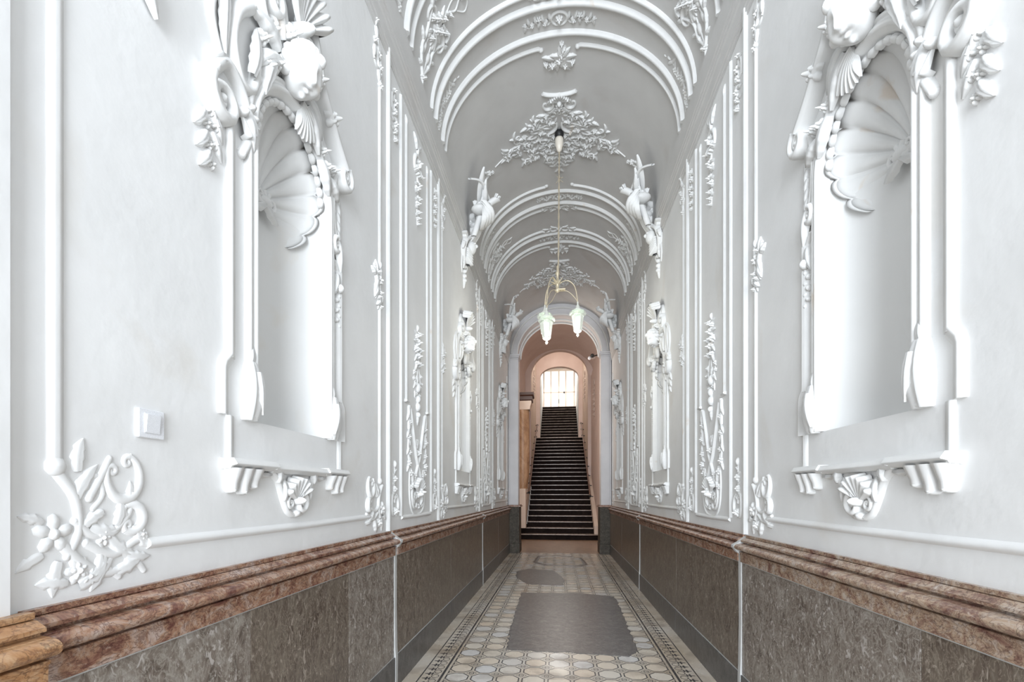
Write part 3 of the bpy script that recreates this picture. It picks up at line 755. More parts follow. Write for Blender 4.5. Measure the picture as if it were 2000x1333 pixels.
def f_mid(m):
    for (u, v, a, l, b) in [(.06, .06, 60, .09, .6), (.02, .10, 120, .08, -.5), (.04, -.04, -40, .09, -.5), (-.01, -.06, -120, .07, .4), (.07, -.02, -100, .10, .4), (.0, -.10, -60, .08, .5), (.09, .04, 10, .07, .6)]: leaf(m, u, v, R(a), l, l*.3, .03, b, 3)
    for (u, v, q) in [(.06, .07, .024), (.015, -.06, .026), (.05, -.10, .02)]: rose(m, u, v, q, .032)
    leaf(m, 0, .02, R(75), .14, .035, .03, .6, 3); leaf(m, .02, 0, R(20), .12, .032, .026, .9, 3); flower(m, .01, .03, .035, .035)
    leaf(m, .03, .05, R(-60), .17, .035, .026, -.3, 4); leaf(m, .0, -.02, R(-85), .16, .028, .026, .2, 3)
    stem(m, [(.10, .10), (.07, .03), (.05, -.06), (.02, -.14)], .013, .009, 12, 1.3); rose(m, .0, -.15, .026, .026)
    spiral(m, .075, .09, .03, 1.2, 0, .010, .006, 1, 1.3)
relief('strip_cluster', 'wall ornament', 'leaf clusters halfway up the thin wall strips', f_mid, 2.90,
       [(Y, s, d, 'leaf cluster halfway up a strip, %s wall, %s' % (SD[s], t)) for Y, d, t in EDGE for s in (-1, 1) if not Y < 2 and Y < 11])
def f_top(m):
    stem(m, [(0, -.16), (.01, -.06), (.04, .02), (.03, .12), (.08, .22)], .014, .009, 18, 1.3)
    cscroll(m, .06, .05, .07, R(110), R(300), .011, .3, 1.2, 1.5)
    for (u, v, a, l) in [(.01, -.12, 60, .08), (.0, -.08, 120, .07), (.03, .0, 40, .09), (.03, .08, 150, .08), (.05, .14, 60, .09), (.08, .2, 90, .07), (.10, -.02, 80, .09)]: leaf(m, u, v, R(a), l, l*.3, .022, .5, 3)
    for (u, v, r) in [(0, -.15, .028), (.03, .04, .026), (.09, .10, .02), (.08, .24, .018), (0, -.02, .024)]: flower(m, u, v, r, .03)
relief('leaf_spray', 'wall ornament', 'sprays over the tops of the thin wall strips', f_top, 4.44,
       [(Y, s, d, 'leaf spray below the cornice, %s wall, %s' % (SD[s], t)) for Y, d, t in EDGE for s in (-1, 1) if Y > 2 and Y < 11])
def f_gapb(m):
    cscroll(m, -.02, -.10, .055, R(100), R(260), .011, .3, 1.3, 1.5); cscroll(m, .02, -.10, .055, R(-80), R(80), .011, .3, 1.3, 1.5)
    rose(m, 0, -.15, .035, .034); stem(m, [(0, -.08), (.01, .02), (-.005, .12), (0, .2)], .010, .006, 14)
    for i in range(7): leaf(m, 0, -.06+.035*i, R(90+(-1)**i*50), .055, .018, .018, (-1)**i*.5, 2)
    flower(m, 0, .10, .026, .028); dome(m, 0, .21, 0, .012, .03, .02); flower(m, .0, .02, .024, .026)
def f_gapt(m):
    stem(m, [(0, .22), (.01, .1), (-.01, -.02), (0, -.16)], .010, .007, 14)
    for i in range(10): leaf(m, .01*(-1)**i, .2-.035*i, R(-90+(-1)**i*55), .07, .021, .02, (-1)**i*.5, 2)
    for (u, v, r) in [(0, .12, .03), (.02, .04, .028), (-.015, -.03, .026), (.01, -.10, .022), (0, -.16, .016), (.02, .2, .02)]: flower(m, u, v, r, .032)
    cscroll(m, .03, .10, .045, R(-60), R(90), .010, .3, 1.3, 1.6)
for fn, vc, nm, tx, gr in ((f_gapb, 1.46, 'foot_drop', 'narrow rose drop above wainscot', 'narrow drops at the foot between wall strips'),
                           (f_gapt, 4.30, 'head_drop', 'narrow leaf drop below cornice', 'narrow drops below the cornice between wall strips')):
    relief(nm, 'wall ornament', gr, fn, vc, [(PANEL[k]+d*.605, s, d, '%s, %s wall, %s side of %s relief panel' % (tx, SD[s], 'near' if d < 0 else 'far', P2[k])) for k in (0, 1) for d in (-1, 1) for s in (-1, 1)])
def f_frag(m):
    leaf(m, -.02, .16, R(-75), .20, .04, .04, .3, 3, .01); leaf(m, .0, .16, R(-100), .14, .03, .03, -.3, 3); flower(m, 0, .18, .04, .04); stem(m, [(0, .15), (-.05, .3)], .016, .012, 6)
relief('wall_spray', 'wall ornament', None, f_frag, 2.93, [(1.32, -1, 1, 'leaf tip of a spray at the top edge of view, far left wall')])
# tall trophy in the lower part of each relief panel (centre v = 2.05)
def t_bouquet(m):
    stem(m, [(0, .84), (.0, .66), (.01, .5), (0, .34)], .008, .006, 12)
    for (u, v, r) in [(0, .72, .045), (.045, .66, .036), (-.045, .65, .036), (0, .60, .042), (.02, .80, .024), (-.03, .77, .024), (.03, .53, .028), (-.035, .53, .024)]: rose(m, u, v, r, .042)
    for i in range(9): leaf(m, 0, .78-.03*i, R(90+(-1)**i*(60+8*i)), .10, .026, .022, (-1)**i*.6, 3)
    dome(m, 0, .85, 0, .012, .03, .02)
def t_drops(m):
    def q(m):
        stem(m, [(.04, .52), (.09, .42), (.07, .32), (.05, .22)], .006, .005, 12)
        for (u, v, r) in [(.10, .44, .018), (.07, .34, .018), (.12, .38, .014), (.05, .26, .016)]: flower(m, u, v, r, .022)
        for i in range(4): leaf(m, .08, .46-.06*i, R(-60-40*(i % 2)), .06, .016, .016, .3, 2)
    mir(m, q)
    for (v, ru, rv) in [(.32, .035, .05), (.22, .028, .04), (.15, .036, .045), (.08, .022, .03)]: dome(m, 0, v, 0, ru, rv, .034)
    leaf(m, 0, .36, R(60), .07, .022, .02, .4, 2); leaf(m, 0, .36, R(120), .07, .022, .02, -.4, 2); leaf(m, 0, .08, R(-90), .09, .028, .024, 0, 3)
def t_torches(m):
    for s in (-1, 1):
        sweep(m, [(s*.22, .10), (s*.05, -.30), (-s*.12, -.52)], halfround(.013, .022)); 
        stem(m, [(s*.27, .02), (s*.25, -.1), (s*.27, -.24), (s*.24, -.36)], .012, .010, 14, 1.3)
        sweep(m, [(s*.25, .12), (s*.27, .02)], halfround(.015, .02))
        for i in range(7): leaf(m, s*.255, .05-.07*i, R(-90+s*(-1)**i*45), .075, .024, .022, .4*(-1)**i, 3)
        for (u, v, r) in [(.24, -.02, .026), (.26, -.14, .026), (.245, -.27, .024), (.25, -.36, .03)]: flower(m, s*u, v, r, .03)
    rose(m, 0, -.26, .035, .034); leaf(m, 0, -.22, R(70), .09, .025, .02, .3, 3); leaf(m, 0, -.22, R(115), .09, .025, .02, -.3, 3)
def t_basket(m):
    fan(m, 0, -.62, R(25), R(155), .015, .15, 9, .05)
    rose(m, .02, -.60, .06, .06); spiral(m, -.07, -.63, .045, 1.3, pi, .013, .007, 1, 1.4)
    def q(m):
        stem(m, [(.10, -.48), (.16, -.56), (.17, -.66), (.12, -.73), (.04, -.74)], .015, .011, 16, 1.3)
        leaf(m, .14, -.52, R(60), .13, .032, .026, .4, 3); leaf(m, .15, -.64, R(-110), .10, .028, .024, -.5, 3); leaf(m, .02, -.70, R(-50), .08, .024, .02, .4, 2)
        stem(m, [(.22, -.40), (.235, -.55), (.21, -.70), (.13, -.78), (0, -.80)], .010, .010, 18)
        for (u, v, r) in [(.2, -.44, .03), (.21, -.56, .022), (.1, -.46, .024)]: flower(m, u, v, r, .03)
    mir(m, q); sweep(m, [(0, -.80), (.02, -.80)], halfround(.010, .011))
relief('panel_trophy', 'wall relief', 'tall flower trophies in the relief panels', [('bouquet', t_bouquet), ('hanging_drops', t_drops), ('crossed_torches', t_torches), ('shell_basket', t_basket)], 2.06,
       [(PANEL[k], s, 1, 'tall bouquet, crossed torches and shell basket in %s relief panel, %s wall' % (P2[k], SD[s])) for k in (0, 1) for s in (-1, 1)])
def d_top(m):
    cscroll(m, 0, .14, .10, R(-30), R(210), .017, .3, 1.4, 1.0, .0); fan(m, 0, .16, R(200), R(340), .012, .10, 7, .035)
    leaf(m, -.02, .30, R(120), .13, .034, .03, .4, 3); leaf(m, .02, .30, R(60), .13, .034, .03, -.4, 3); leaf(m, 0, .26, R(90), .14, .03, .03, 0, 3)
    for (u, v, r) in [(0, .18, .05), (-.07, .10, .03), (.07, .10, .03)]: rose(m, u, v, r, .045)
def d_low(m):
    stem(m, [(0, .05), (.02, -.06), (-.01, -.18), (0, -.34)], .012, .007, 16)
    for i in range(11): leaf(m, 0, .04-.034*i, R(-90+(-1)**i*55), .085-.003*i, .025, .024, (-1)**i*.5, 3)
    for (u, v, r) in [(.02, .0, .04), (-.03, -.06, .034), (.02, -.12, .034), (-.015, -.18, .028), (.015, -.24, .024), (0, -.30, .02), (0, -.35, .013)]: rose(m, u, v, r, .036)
relief('panel_drop', 'wall relief', 'hanging drops in the tops of the relief panels', [('shell_bow', d_top), ('flower_drop', d_low)], 4.18,
       [(PANEL[k], s, 1, 'hanging shell bow and flower drop below the cornice in %s relief panel, %s wall' % (P2[k], SD[s])) for k in (0, 1) for s in (-1, 1)])
# haunch reliefs on the vault between the ribs: lyre-like lattice with flowers
def h_frame(m):
    def q(m):
        stem(m, [(.0, 0.02), (.05, .10), (.11, .22), (.10, .36), (.16, .50), (.22, .58)], .016, .012, 26, 1.4)
        stem(m, [(.03, .05), (.05, .2), (.045, .34), (.03, .46)], .009, .008, 16)
        cscroll(m, .13, .50, .07, R(-60), R(140), .014, .35, 1.4)
        for (u, v, a, l) in [(.08, .15, 60, .12), (.11, .28, 20, .10), (.10, .38, 120, .12), (.17, .52, 30, .12), (.05, .08, -10, .07), (.2, .58, 90, .10)]: leaf(m, u, v, R(a), l, l*.28, .03, .5, 3)
        dome(m, .055, .26, 0, .03, .06, .02); dome(m, .06, .40, 0, .028, .05, .02)
    mir(m, q)
    rose(m, 0, .0, .035, .04); leaf(m, 0, -.01, R(-90), .09, .025, .026, 0, 2)
def h_flowers(m):
    rng = random.Random(21)
    for (u, v, r) in [(0, .50, .055), (.06, .56, .04), (-.06, .57, .045), (0, .64, .04), (.12, .62, .03), (-.12, .50, .035), (-.02, .40, .03), (.03, .72, .026)]: rose(m, u, v, r, .045)
    for i in range(12): leaf(m, .0+.08*(rng.random()-.5), .46+.24*rng.random(), rng.random()*2*pi, .12, .03, .028, rng.random()-.5, 3)
    stem(m, [(0, .7), (.06, .8), (.0, .88), (.07, .95), (.14, .9), (.08, .82)], .010, .007, 24)
    stem(m, [(0, .7), (-.04, .8), (.02, .9)], .008, .006, 12); leaf(m, .02, .88, R(80), .09, .022, .02, .3, 2)
relief('vault_trophy', 'ceiling relief', 'flowered lattice reliefs on the vault haunches', [('lattice', h_frame), ('flowers', h_flowers)], 5.13,
       [(PANEL[k], s, 1, 'flowered lattice relief low on the %s side of the vault, above %s relief panel' % (SD[s], P2[k])) for k in (0, 1) for s in (-1, 1)])
def h_sprig(m):
    rng = random.Random(5)
    sprig(m, [(0, 0), (.02, .15), (-.02, .3), (.03, .44), (-.01, .55)], .009, rng, .075, .7, 16)
    cscroll(m, .0, .10, .045, R(100), R(-100), .010, .35, 1.2, 1.5); dome(m, 0, .6, 0, .01, .03, .014); dome(m, .02, .66, 0, .007, .02, .01)
relief('vault_sprig', 'ceiling relief', 'small leaf sprigs between the vault ribs', h_sprig, 5.12,
       [(PANEL[k]+d*.61, s, d, 'leaf sprig between two ribs, %s side of vault, %s side of %s panel' % (SD[s], 'near' if d < 0 else 'far', P2[k])) for k in (0, 1) for d in (-1, 1) for s in (-1, 1)])
# crown ornaments (u along, v across)
def c_band(m):
    def q(m):
        stem(m, [(0, .07), (.05, .12), (-.03, .20), (.04, .28), (0, .36)], .010, .007, 24)
        for i in range(8): leaf(m, .01*(-1)**i, .08+.035*i, R(90+(-1)**i*60), .085, .026, .026, (-1)**i*.6, 3)
        for (u, v, r) in [(.03, .14, .026), (-.03, .20, .028), (.02, .27, .022), (-.01, .34, .016)]: flower(m, u, v, r, .03)
    mirv(m, q)
    cscroll(m, 0, 0, .07, R(0), R(350), .013, .25, 1.2, 1.1); rose(m, 0, 0, .04, .045)
relief('crown_band', 'ceiling relief', 'oval garlands across the crown of the vault', c_band, 0,
       [(PANEL[k]+d*.61, 1, d, 'oval rose garland at the vault crown, %s side of %s relief panel' % ('near' if d < 0 else 'far', P2[k])) for k in (0, 1) for d in (-1, 1)], vault=True)
def c_knot(m):
    def q(m):
        cscroll(m, -.01, .10, .06, R(-140), R(120), .015, .35, 1.4); cscroll(m, .0, .20, .035, R(200), R(20), .012, .35, 1.3)
        for (u, v, a, l) in [(.03, .05, 60, .10), (-.05, .08, 120, .10), (.03, .16, 60, .09), (-.03, .2, 100, .1)]: leaf(m, u, v, R(a), l, l*.3, .028, .4, 3)
    mirv(m, q); rose(m, 0, 0, .045, .045); leaf(m, 0, 0, 0, .10, .03, .03, 0, 3); leaf(m, 0, 0, pi, .10, .03, .03, 0, 3)
relief('crown_knot', 'ceiling relief', 'scroll knots on the inner ribs at the vault crown', c_knot, 0,
       [(PANEL[k]+d*.33, 1, d, 'scrolled knot on the vault crown, %s side of %s relief panel' % ('near' if d < 0 else 'far', P2[k])) for k in (0, 1) for d in (-1, 1)], vault=True)
def c_posy(m0):
    m = MB(); rng = random.Random(8)
    for i in range(12): leaf(m, .03*(rng.random()-.5), .03*(rng.random()-.5), rng.random()*2*pi, .13, .035, .035, .6*(rng.random()-.5), 3)
    for (u, v, r) in [(0, 0, .05), (.05, .05, .035), (.04, -.06, .035), (-.05, .02, .035), (-.10, .03, .028), (-.15, .02, .022), (.02, .11, .024), (.02, -.11, .024)]: rose(m, u, v, r, .045)
    for i in range(10): leaf(m, .08*(rng.random()-.5), .12*(rng.random()-.5), rng.random()*2*pi, .11, .03, .035, .8*(rng.random()-.5), 3)
    m0.add([(u*1.3, v*1.3, w) for u, v, w in m.v], m.f)
relief('crown_posy', 'ceiling relief', 'flower posies on the vault crown', c_posy, 0,
       [(5.30, 1, 1, 'loose stucco flower posy on the vault crown just before the lamp medallion'), (9.42, 1, 1, 'smaller-looking stucco flower posy on the vault crown beyond the lamp cord')], vault=True)
def m_shield(m):
    sweep(m, [(-.58+.10*cos(a)-.10, .22*sin(a)) for a in [R(-62+124*i/12) for i in range(13)]][::1], halfround(.020, .035))
    fan(m, -.47, 0, R(110), R(250), .02, .13, 9, .05)
    def q(m):
        cscroll(m, -.44, .13, .06, R(-160), R(120), .016, .35, 1.5); leaf(m, -.40, .05, R(30), .16, .045, .035, .6, 4)
    mirv(m, q); rose(m, -.40, 0, .05, .05)
def m_body(m):
    def q(m):
        rng = random.Random(33)
        pts = []
        for i in range(60):       # scrolls and leaves spread over a diamond, denser to the middle
            for _ in range(40):
                u = -.34+.80*rng.random(); v = .03+.86*rng.random()
                lim = .88*(1-abs(u-.12)/.50)**.8 if abs(u-.12) < .5 else 0
                if v < lim and all(hypot(u-a, v-b) > .058 for a, b in pts): pts.append((u, v)); break
        for i, (u, v) in enumerate(pts):
            a = atan2(v, u+.05)
            if i % 3 == 0: cscroll(m, u, v, .04+.03*rng.random(), a-1.9+rng.random(), a+1.6, .010, .35, 1.7)
            leaf(m, u, v, a+3*rng.random()-1.5, .10+.05*rng.random(), .026, .036, (rng.random()-.5)*3, 4)
            leaf(m, u, v, a+5*rng.random()-1, .08, .022, .030, (rng.random()-.5)*2.6, 3)
            if i % 2 == 0: rose(m, u+.02, v, .030+.012*rng.random(), .042)
        stem(m, [(-.15, .05), (-.12, .2), (-.02, .34), (.06, .5), (.10, .66), (.14, .82), (.16, .93)], .015, .008, 30, 1.5)
        cscroll(m, -.10, .14, .11, R(60), R(-110), .018, .3, 1.5)
    mirv(m, q)
def m_tail(m):
    def q(m):
        for (u, v, a, l) in [(.48, .02, 60, .16), (.52, .03, 40, .16), (.58, .02, 30, .14), (.50, .06, 100, .14), (.64, .02, 70, .12), (.56, .08, 80, .14), (.72, .01, 20, .10)]: leaf(m, u, v, R(a), l, l*.27, .034, .5, 4)
        rose(m, .55, .09, .035, .04)
    mirv(m, q)
    for u, r in [(.50, .04), (.58, .036), (.66, .03), (.74, .022)]: rose(m, u, 0, r, .045)
for sg in (-1, 1):
    def m_flo(m):
        flower(m, .20, sg*1.0, .03, .03); rose(m, .15, sg*1.07, .045, .035); leaf(m, .17, sg*1.02, R(sg*80), .14, .035, .025, .4, 3); leaf(m, .13, sg*1.08, R(sg*130), .10, .03, .022, -.4, 3); leaf(m, .16, sg*1.08, R(-sg*60), .10, .03, .022, -.4, 3)
    relief('floret', 'ceiling relief', None, m_flo, 0, [(Y, 1, 1, 'small floret on the vault, %s of the %s medallion' % (SD[sg], w_)) for Y, w_ in ((6.34, 'nearer'), (10.44, 'farther'))], vault=True)
relief('vault_medallion', 'ceiling relief', 'diamond medallions on the vault crown', [('shield', m_shield), ('scrollwork', m_body), ('leaf_tail', m_tail)], 0,
       [(6.34, 1, 1, 'large diamond medallion of scrolls and roses on the vault around the lamp hook'), (10.44, 1, 1, 'farther diamond medallion of scrolls on the vault, behind the lamp cord')], vault=True)

# trophies hung on the cornice over the niches: quiver, bow, wing, drapery, a masked pendant below
def trophy():
    F = skin(0, -1); zc = 4.93
    root = empty('cornice_trophy', (-1.2, 0, zc))
    F3 = lambda u, v, w: F(u*1.2, zc+v, w*1.3)
    def part(n, fn): m = MB(); fn(m); m.build(n, M_WHITE, root, F3)
    def quiver(m):
        ax = [(-.02, -.12, .10), (-.02, .10, .14), (-.01, .34, .20), (0, .52, .27)]
        c = curve(ax, 12); rows = []
        for i, p in enumerate(c):
            r = .028+.020*i/len(c)
            rows.append([(p[0]+r*cos(a), p[1], p[2]+r*sin(a)) for a in [2*pi*j/12 for j in range(12)]])
        m.grid(rows, closed=True); m.add(rows[-1], [tuple(range(12))])
        for k in range(6):
            a = k*1.05; b = c[-1]
            tip = (b[0]+.03*cos(a), b[1]+.10+.02*sin(a*2), b[2]+.02*sin(a))
            m.grid([[(b[0]+.03*cos(a)+.008*cos(q), b[1]-.02, b[2]+.02*sin(a)+.008*sin(q)) for q in (0, 2, 4)], [(tip[0]+.014*cos(q), tip[1], tip[2]+.014*sin(q)) for q in (0, 2, 4)]], closed=True)
    def wing(m):
        leaf(m, -.04, .34, R(118), .48, .12, .04, .12, 1, .12, 16, 7, .0)
        leaf(m, -.03, .34, R(113), .36, .07, .04, .12, 1, .155, 12, 6, .0); leaf(m, -.05, .33, R(122), .26, .07, .04, .15, 1, .18, 12, 6, .0)
        ball(m, (-.04, .33, .14), .05, 10, 7, 1, 1, .9)
    def bow(m):
        rows = []
        c = curve([(-.34, .46, .06), (-.24, .55, .14), (-.10, .50, .18), (.04, .48, .20), (.18, .54, .18), (.30, .44, .10), (.36, .33, .06)], 30)
        for i, p in enumerate(c):
            r = .016+.010*sin(pi*i/len(c)); rows.append([(p[0], p[1]+r*cos(a), p[2]+r*sin(a)) for a in [2*pi*j/8 for j in range(8)]])
        m.grid(rows, closed=True)
    def shell_(m):
        for i in range(4): stem(m, [(-.17+.02*i, .26-.02*i, .20-.0*i), (-.13, .12-.03*i, .27-.02*i), (-.02, .06-.025*i, .26-.03*i), (.06, .12-.02*i, .18)], .028, .020, 14, 1.3)
        spiral(m, -.10, .22, .075, 1.6, 0, .026, .010, 1, 1.6, .22); ball(m, (-.08, .2, .15), .08, 10, 7, 1, 1, 1.1)
    def drape(m):
        for i in range(5):
            x = .02+.026*i
            stem(m, [(x-.04, .38, .08), (x-.01, .20, .12+.014*(i % 2)), (x+.0, .0, .11), (x-.03, -.20, .05)], .030, .016, 16, 1.6)
        for i in range(4): stem(m, [(-.10, .40-.02*i, .16), (.04, .30-.05*i, .20), (.16, .40-.04*i, .12)], .016, .014, 12, 1.5)
        for (u, v, w_, q) in [(.20, .30, .06, .07), (.22, .19, .06, .065), (.17, .23, .10, .06), (.20, .09, .05, .055), (.24, .25, .03, .06), (.16, .14, .08, .05)]: rose(m, u, v, q*1.15, .07, w_); ball(m, (u, v, w_-.02), q*.95)
    def pend(m):
        def q(m):
            stem(m, [(.03, -.14, .05), (.11, -.22, .04), (.12, -.34, .02), (.06, -.46, .01)], .024, .016, 18, 1.5)
            leaf(m, .10, -.22, R(-40), .14, .04, .04, -.8, 3, .02); leaf(m, .06, -.42, R(-80), .13, .035, .03, -.3, 3, .01); spiral(m, .12, -.16, .045, 1.4, 0, .015, .008, 1, 1.5, .04)
            stem(m, [(.10, -.40, .0), (.13, -.52, 0), (.10, -.62, 0)], .014, .006, 12, 1.4)
        mir(m, q)
        ball(m, (0, -.26, .08), .075, 14, 10, .85, 1.15, .7); dome(m, 0, -.24, .12, .018, .03, .03); dome(m, .028, -.22, .115, .014, .01, .02); dome(m, -.028, -.22, .115, .014, .01, .02)
        for i in range(5): stem(m, [(-.07, -.30-.028*i, .05), (0, -.34-.034*i, .08), (.07, -.30-.028*i, .05)], .015, .015, 10, 1.5)
        for v in (-.50, -.56, -.62, -.68): dome(m, 0, v, 0, .028, .032, .036)
        leaf(m, 0, -.62, R(-90), .16, .03, .03, 0, 3)
    for n, f in (('quiver', quiver), ('wing', wing), ('bow', bow), ('shell', shell_), ('drapery', drape), ('mask_pendant', pend)): part(n, f)
    return root
t0 = trophy()
for i, (Y, s, lb) in enumerate([(6.36, -1, 'nearer winged quiver and drapery trophy on the left cornice, above the second niche'), (6.36, 1, 'nearer winged quiver and drapery trophy on the right cornice, above the second niche'),
                                (10.4, -1, 'farther winged quiver trophy on the left cornice beside the arch'), (10.4, 1, 'farther winged quiver trophy on the right cornice beside the arch')]):
    o = t0 if i == 0 else copy_tree(t0)
    o.location = (s*1.2, Y, 4.93); o.scale = (-s, 1, 1); tag(o, lb, 'trophy ornament', 'winged trophies on the cornice')

# ------------------------------------------------------------------ marble wainscot (dado), built section by section
def rail_profile(dx=0):
    p = [(1.26, 1.167), (1.230, 1.167), (1.230, 1.152), (1.236, 1.150), (1.226, 1.149), (1.202, 1.135), (1.199, 1.134), (1.199, 1.124), (1.216, 1.122), (1.216, 1.114), (1.192, 1.112)]
    p += [(1.190-.034*sin(pi*i/18), 1.0895+.0215*cos(pi*i/18)) for i in range(19)]
    p += [(1.205, 1.067), (1.205, 1.060), (1.190, 1.059), (1.188, 1.057), (1.188, 1.050), (1.194, 1.048), (1.196, .990), (1.214, .986)]
    return [(x-dx, z) for x, z in p]
def wains(y0, y1, label, side, joints, slabmat, railmat, dx=0, railjoints=(), strips=True):
    root = empty('marble_wainscot', (side*1.2, (y0+y1)/2, 0), label, 'wainscot', 'marble wainscot sections')
    s = side
    rj = [y0]+list(railjoints)+[y1]
    for a, b in zip(rj, rj[1:]):
        m = MB(); pf = rail_profile(dx)
        rows = [[(s*x, yy, z) for x, z in pf] for yy in (a+.0012, b-.0012)]; m.grid(rows, flat=True)
        for r_ in rows: m.add(r_+[(s*1.26, r_[0][1], .986)], [tuple(range(len(r_)+1))], True)
        o = m.build('rail', railmat, root)
    jj = [y0]+list(joints)+[y1]
    for i, (a, b) in enumerate(zip(jj, jj[1:])):
        off = .0012*((i*7) % 3)
        m = MB(); m.box(s*1.26, s*(1.210-dx-off), a+.0015, b-.0015, .243, .982); m.build('slab', slabmat if i % 2 == 0 else M_SLAB2, root)
        m = MB(); m.box(s*1.26, s*(1.2-dx-off), a+.0015, b-.0015, 0, .236); m.build('skirting', M_SKIRT, root)
    m = MB(); m.box(s*1.259, s*(1.207-dx), y0, y1, .236, .243); m.box(s*1.259, s*(1.2075-dx), y0, y1, .982, .9865); m.build('grout_line', M_GROUT, root)
    return root
wains(-1.5, 1.0, 'nearest short orange marble wainscot piece breaking forward at the left edge of view', -1, (), M_SLAB, M_RAILO, .028)
wains(1.0, 3.50, 'nearest long marble wainscot on the left wall, red-brown rail over grey slabs', -1, (1.81, 2.72), M_SLAB, M_RAIL, 0, (2.25,))
wains(3.545, 7.70, 'middle marble wainscot on the left wall, below the second niche', -1, (5.42, ), M_SLAB2, M_RAIL, 0, (4.3,))
wains(7.73, YE-.08, 'darkest, farthest marble wainscot on the left wall, running up to the arch', -1, (9.8,), M_SLAB2, M_RAIL)
wains(-1.5, 3.44, 'nearest long marble wainscot on the right wall, mauve-brown rail over grey slabs', 1, (1.06, 1.81), M_SLAB, M_RAILR, 0, (1.4, 2.6))
wains(3.485, 7.60, 'middle marble wainscot on the right wall, below the second niche', 1, (5.30,), M_SLAB2, M_RAIL, 0, (4.6,))
wains(7.63, YE-.08, 'darkest, farthest marble wainscot on the right wall, running up to the arch', 1, (9.8,), M_SLAB2, M_RAIL)
for y0, y1, s, lb in ((3.50, 3.545, -1, 'wide white filler joint between two wainscot sections, near left'), (7.70, 7.73, -1, 'thin pale filler joint between wainscot sections, far left'),
                      (3.44, 3.485, 1, 'wide pale filler joint between two wainscot sections, near right'), (7.60, 7.63, 1, 'thin pale filler joint between wainscot sections, far right')):
    m = MB(); pf = [(1.252, 1.17), (1.222, 1.145), (1.19, 1.12), (1.155, 1.10), (1.155, 1.085), (1.18, 1.05), (1.202, 1.04), (1.203, .6), (1.198, .3), (1.194, .24), (1.194, 0)]
    rng = random.Random(int(y0*10)); rows = []
    for x, z in [(pf[0])]+[q for q in pf[1:]]:
        j = .006*(rng.random()-.5); rows.append([(s*1.259, y0+j, z), (s*x, y0+j, z), (s*x, y1+j*2, z), (s*1.259, y1+j, z)])
    m.grid(rows, flat=True); tag(m.build('filler_joint', M_GROUT, None, None, (s*1.2, y0, 0)), lb, 'joint', 'filler joints in the wainscot')

# light switch
sw = empty('light_switch', (-W, 1.37, 1.655), 'white plastic rocker light switch on the left wall beside the nearest niche', 'light switch')
Fs = lambda u, v, w: (-(W-w), 1.37+u, 1.655+v)
m = MB(); m.box(-.048, .048, -.044, .044, -.002, .010); m.build('cover_plate', M_PLASTIC, sw, Fs, bevel=.003)
m = MB(); m.box(-.029, .029, -.029, .031, .010, .013); m.build('inner_frame', M_PLASTIC, sw, Fs, bevel=.001)
m = MB(); m.add([(-.026, -.026, .012), (.026, -.026, .012), (.026, .028, .012), (-.026, .028, .012), (-.025, -.025, .0135), (.025, -.025, .0135), (.025, .027, .0185), (-.025, .027, .0185)], [(4,5,6,7),(0,1,5,4),(1,2,6,5),(2,3,7,6),(3,0,4,7)], True)
m.build('rocker', M_PLASTIC, sw, Fs)

# cement repairs in the floor
def patch(pts, lb, seed, ring=False):
    rng = random.Random(seed); out = []
    n = len(pts)
    for i in range(n):
        a, b = pts[i], pts[(i+1) % n]; k = max(2, int(hypot(b[0]-a[0], b[1]-a[1])/.07))
        for j in range(k):
            t = j/k; out.append((a[0]+(b[0]-a[0])*t+.03*(rng.random()-.5), a[1]+(b[1]-a[1])*t+.04*(rng.random()-.5)))
    cx = sum(p[0] for p in out)/len(out); cy = sum(p[1] for p in out)/len(out)
    m = MB()
    rows = [[(x, y, 0.0) for x, y in out], [(cx+(x-cx)*.992, cy+(y-cy)*.992, .0035) for x, y in out]]
    if ring:
        rows += [[(cx+(x-cx)*.86, cy+(y-cy)*.84, .0035) for x, y in out], [(cx+(x-cx)*.85, cy+(y-cy)*.83, .0) for x, y in out]]
        m.grid(rows, closed=True)
    else:
        m.grid(rows, closed=True); m.add(rows[-1], [tuple(range(len(out)))])
    tag(m.build('cement_patch', M_CEMENT, None, None, (cx, cy, 0)), lb, 'floor patch', 'cement repairs in the floor')
patch([(-.49, 4.52), (.1, 4.50), (.62, 4.46), (.71, 4.62), (.76, 6.0), (.77, 7.05), (.3, 7.25), (-.54, 7.18), (-.53, 5.6)], 'largest rectangular grey cement patch in the tiled floor, nearest the camera', 1)
patch([(-.50, 7.85), (.05, 7.8), (.10, 8.3), (-.02, 8.9), (-.1, 9.3), (-.6, 9.5), (-.80, 9.1), (-.74, 8.5)], 'irregular grey cement patch in the floor, left of centre, behind the largest patch', 2)
patch([(-.55, 10.4), (-.3, 9.95), (.35, 9.8), (.58, 10.2), (.5, 11.2), (.0, 11.6), (-.5, 11.4)], 'ring-shaped dark patch outline in the floor, closest to the arch', 3, True)

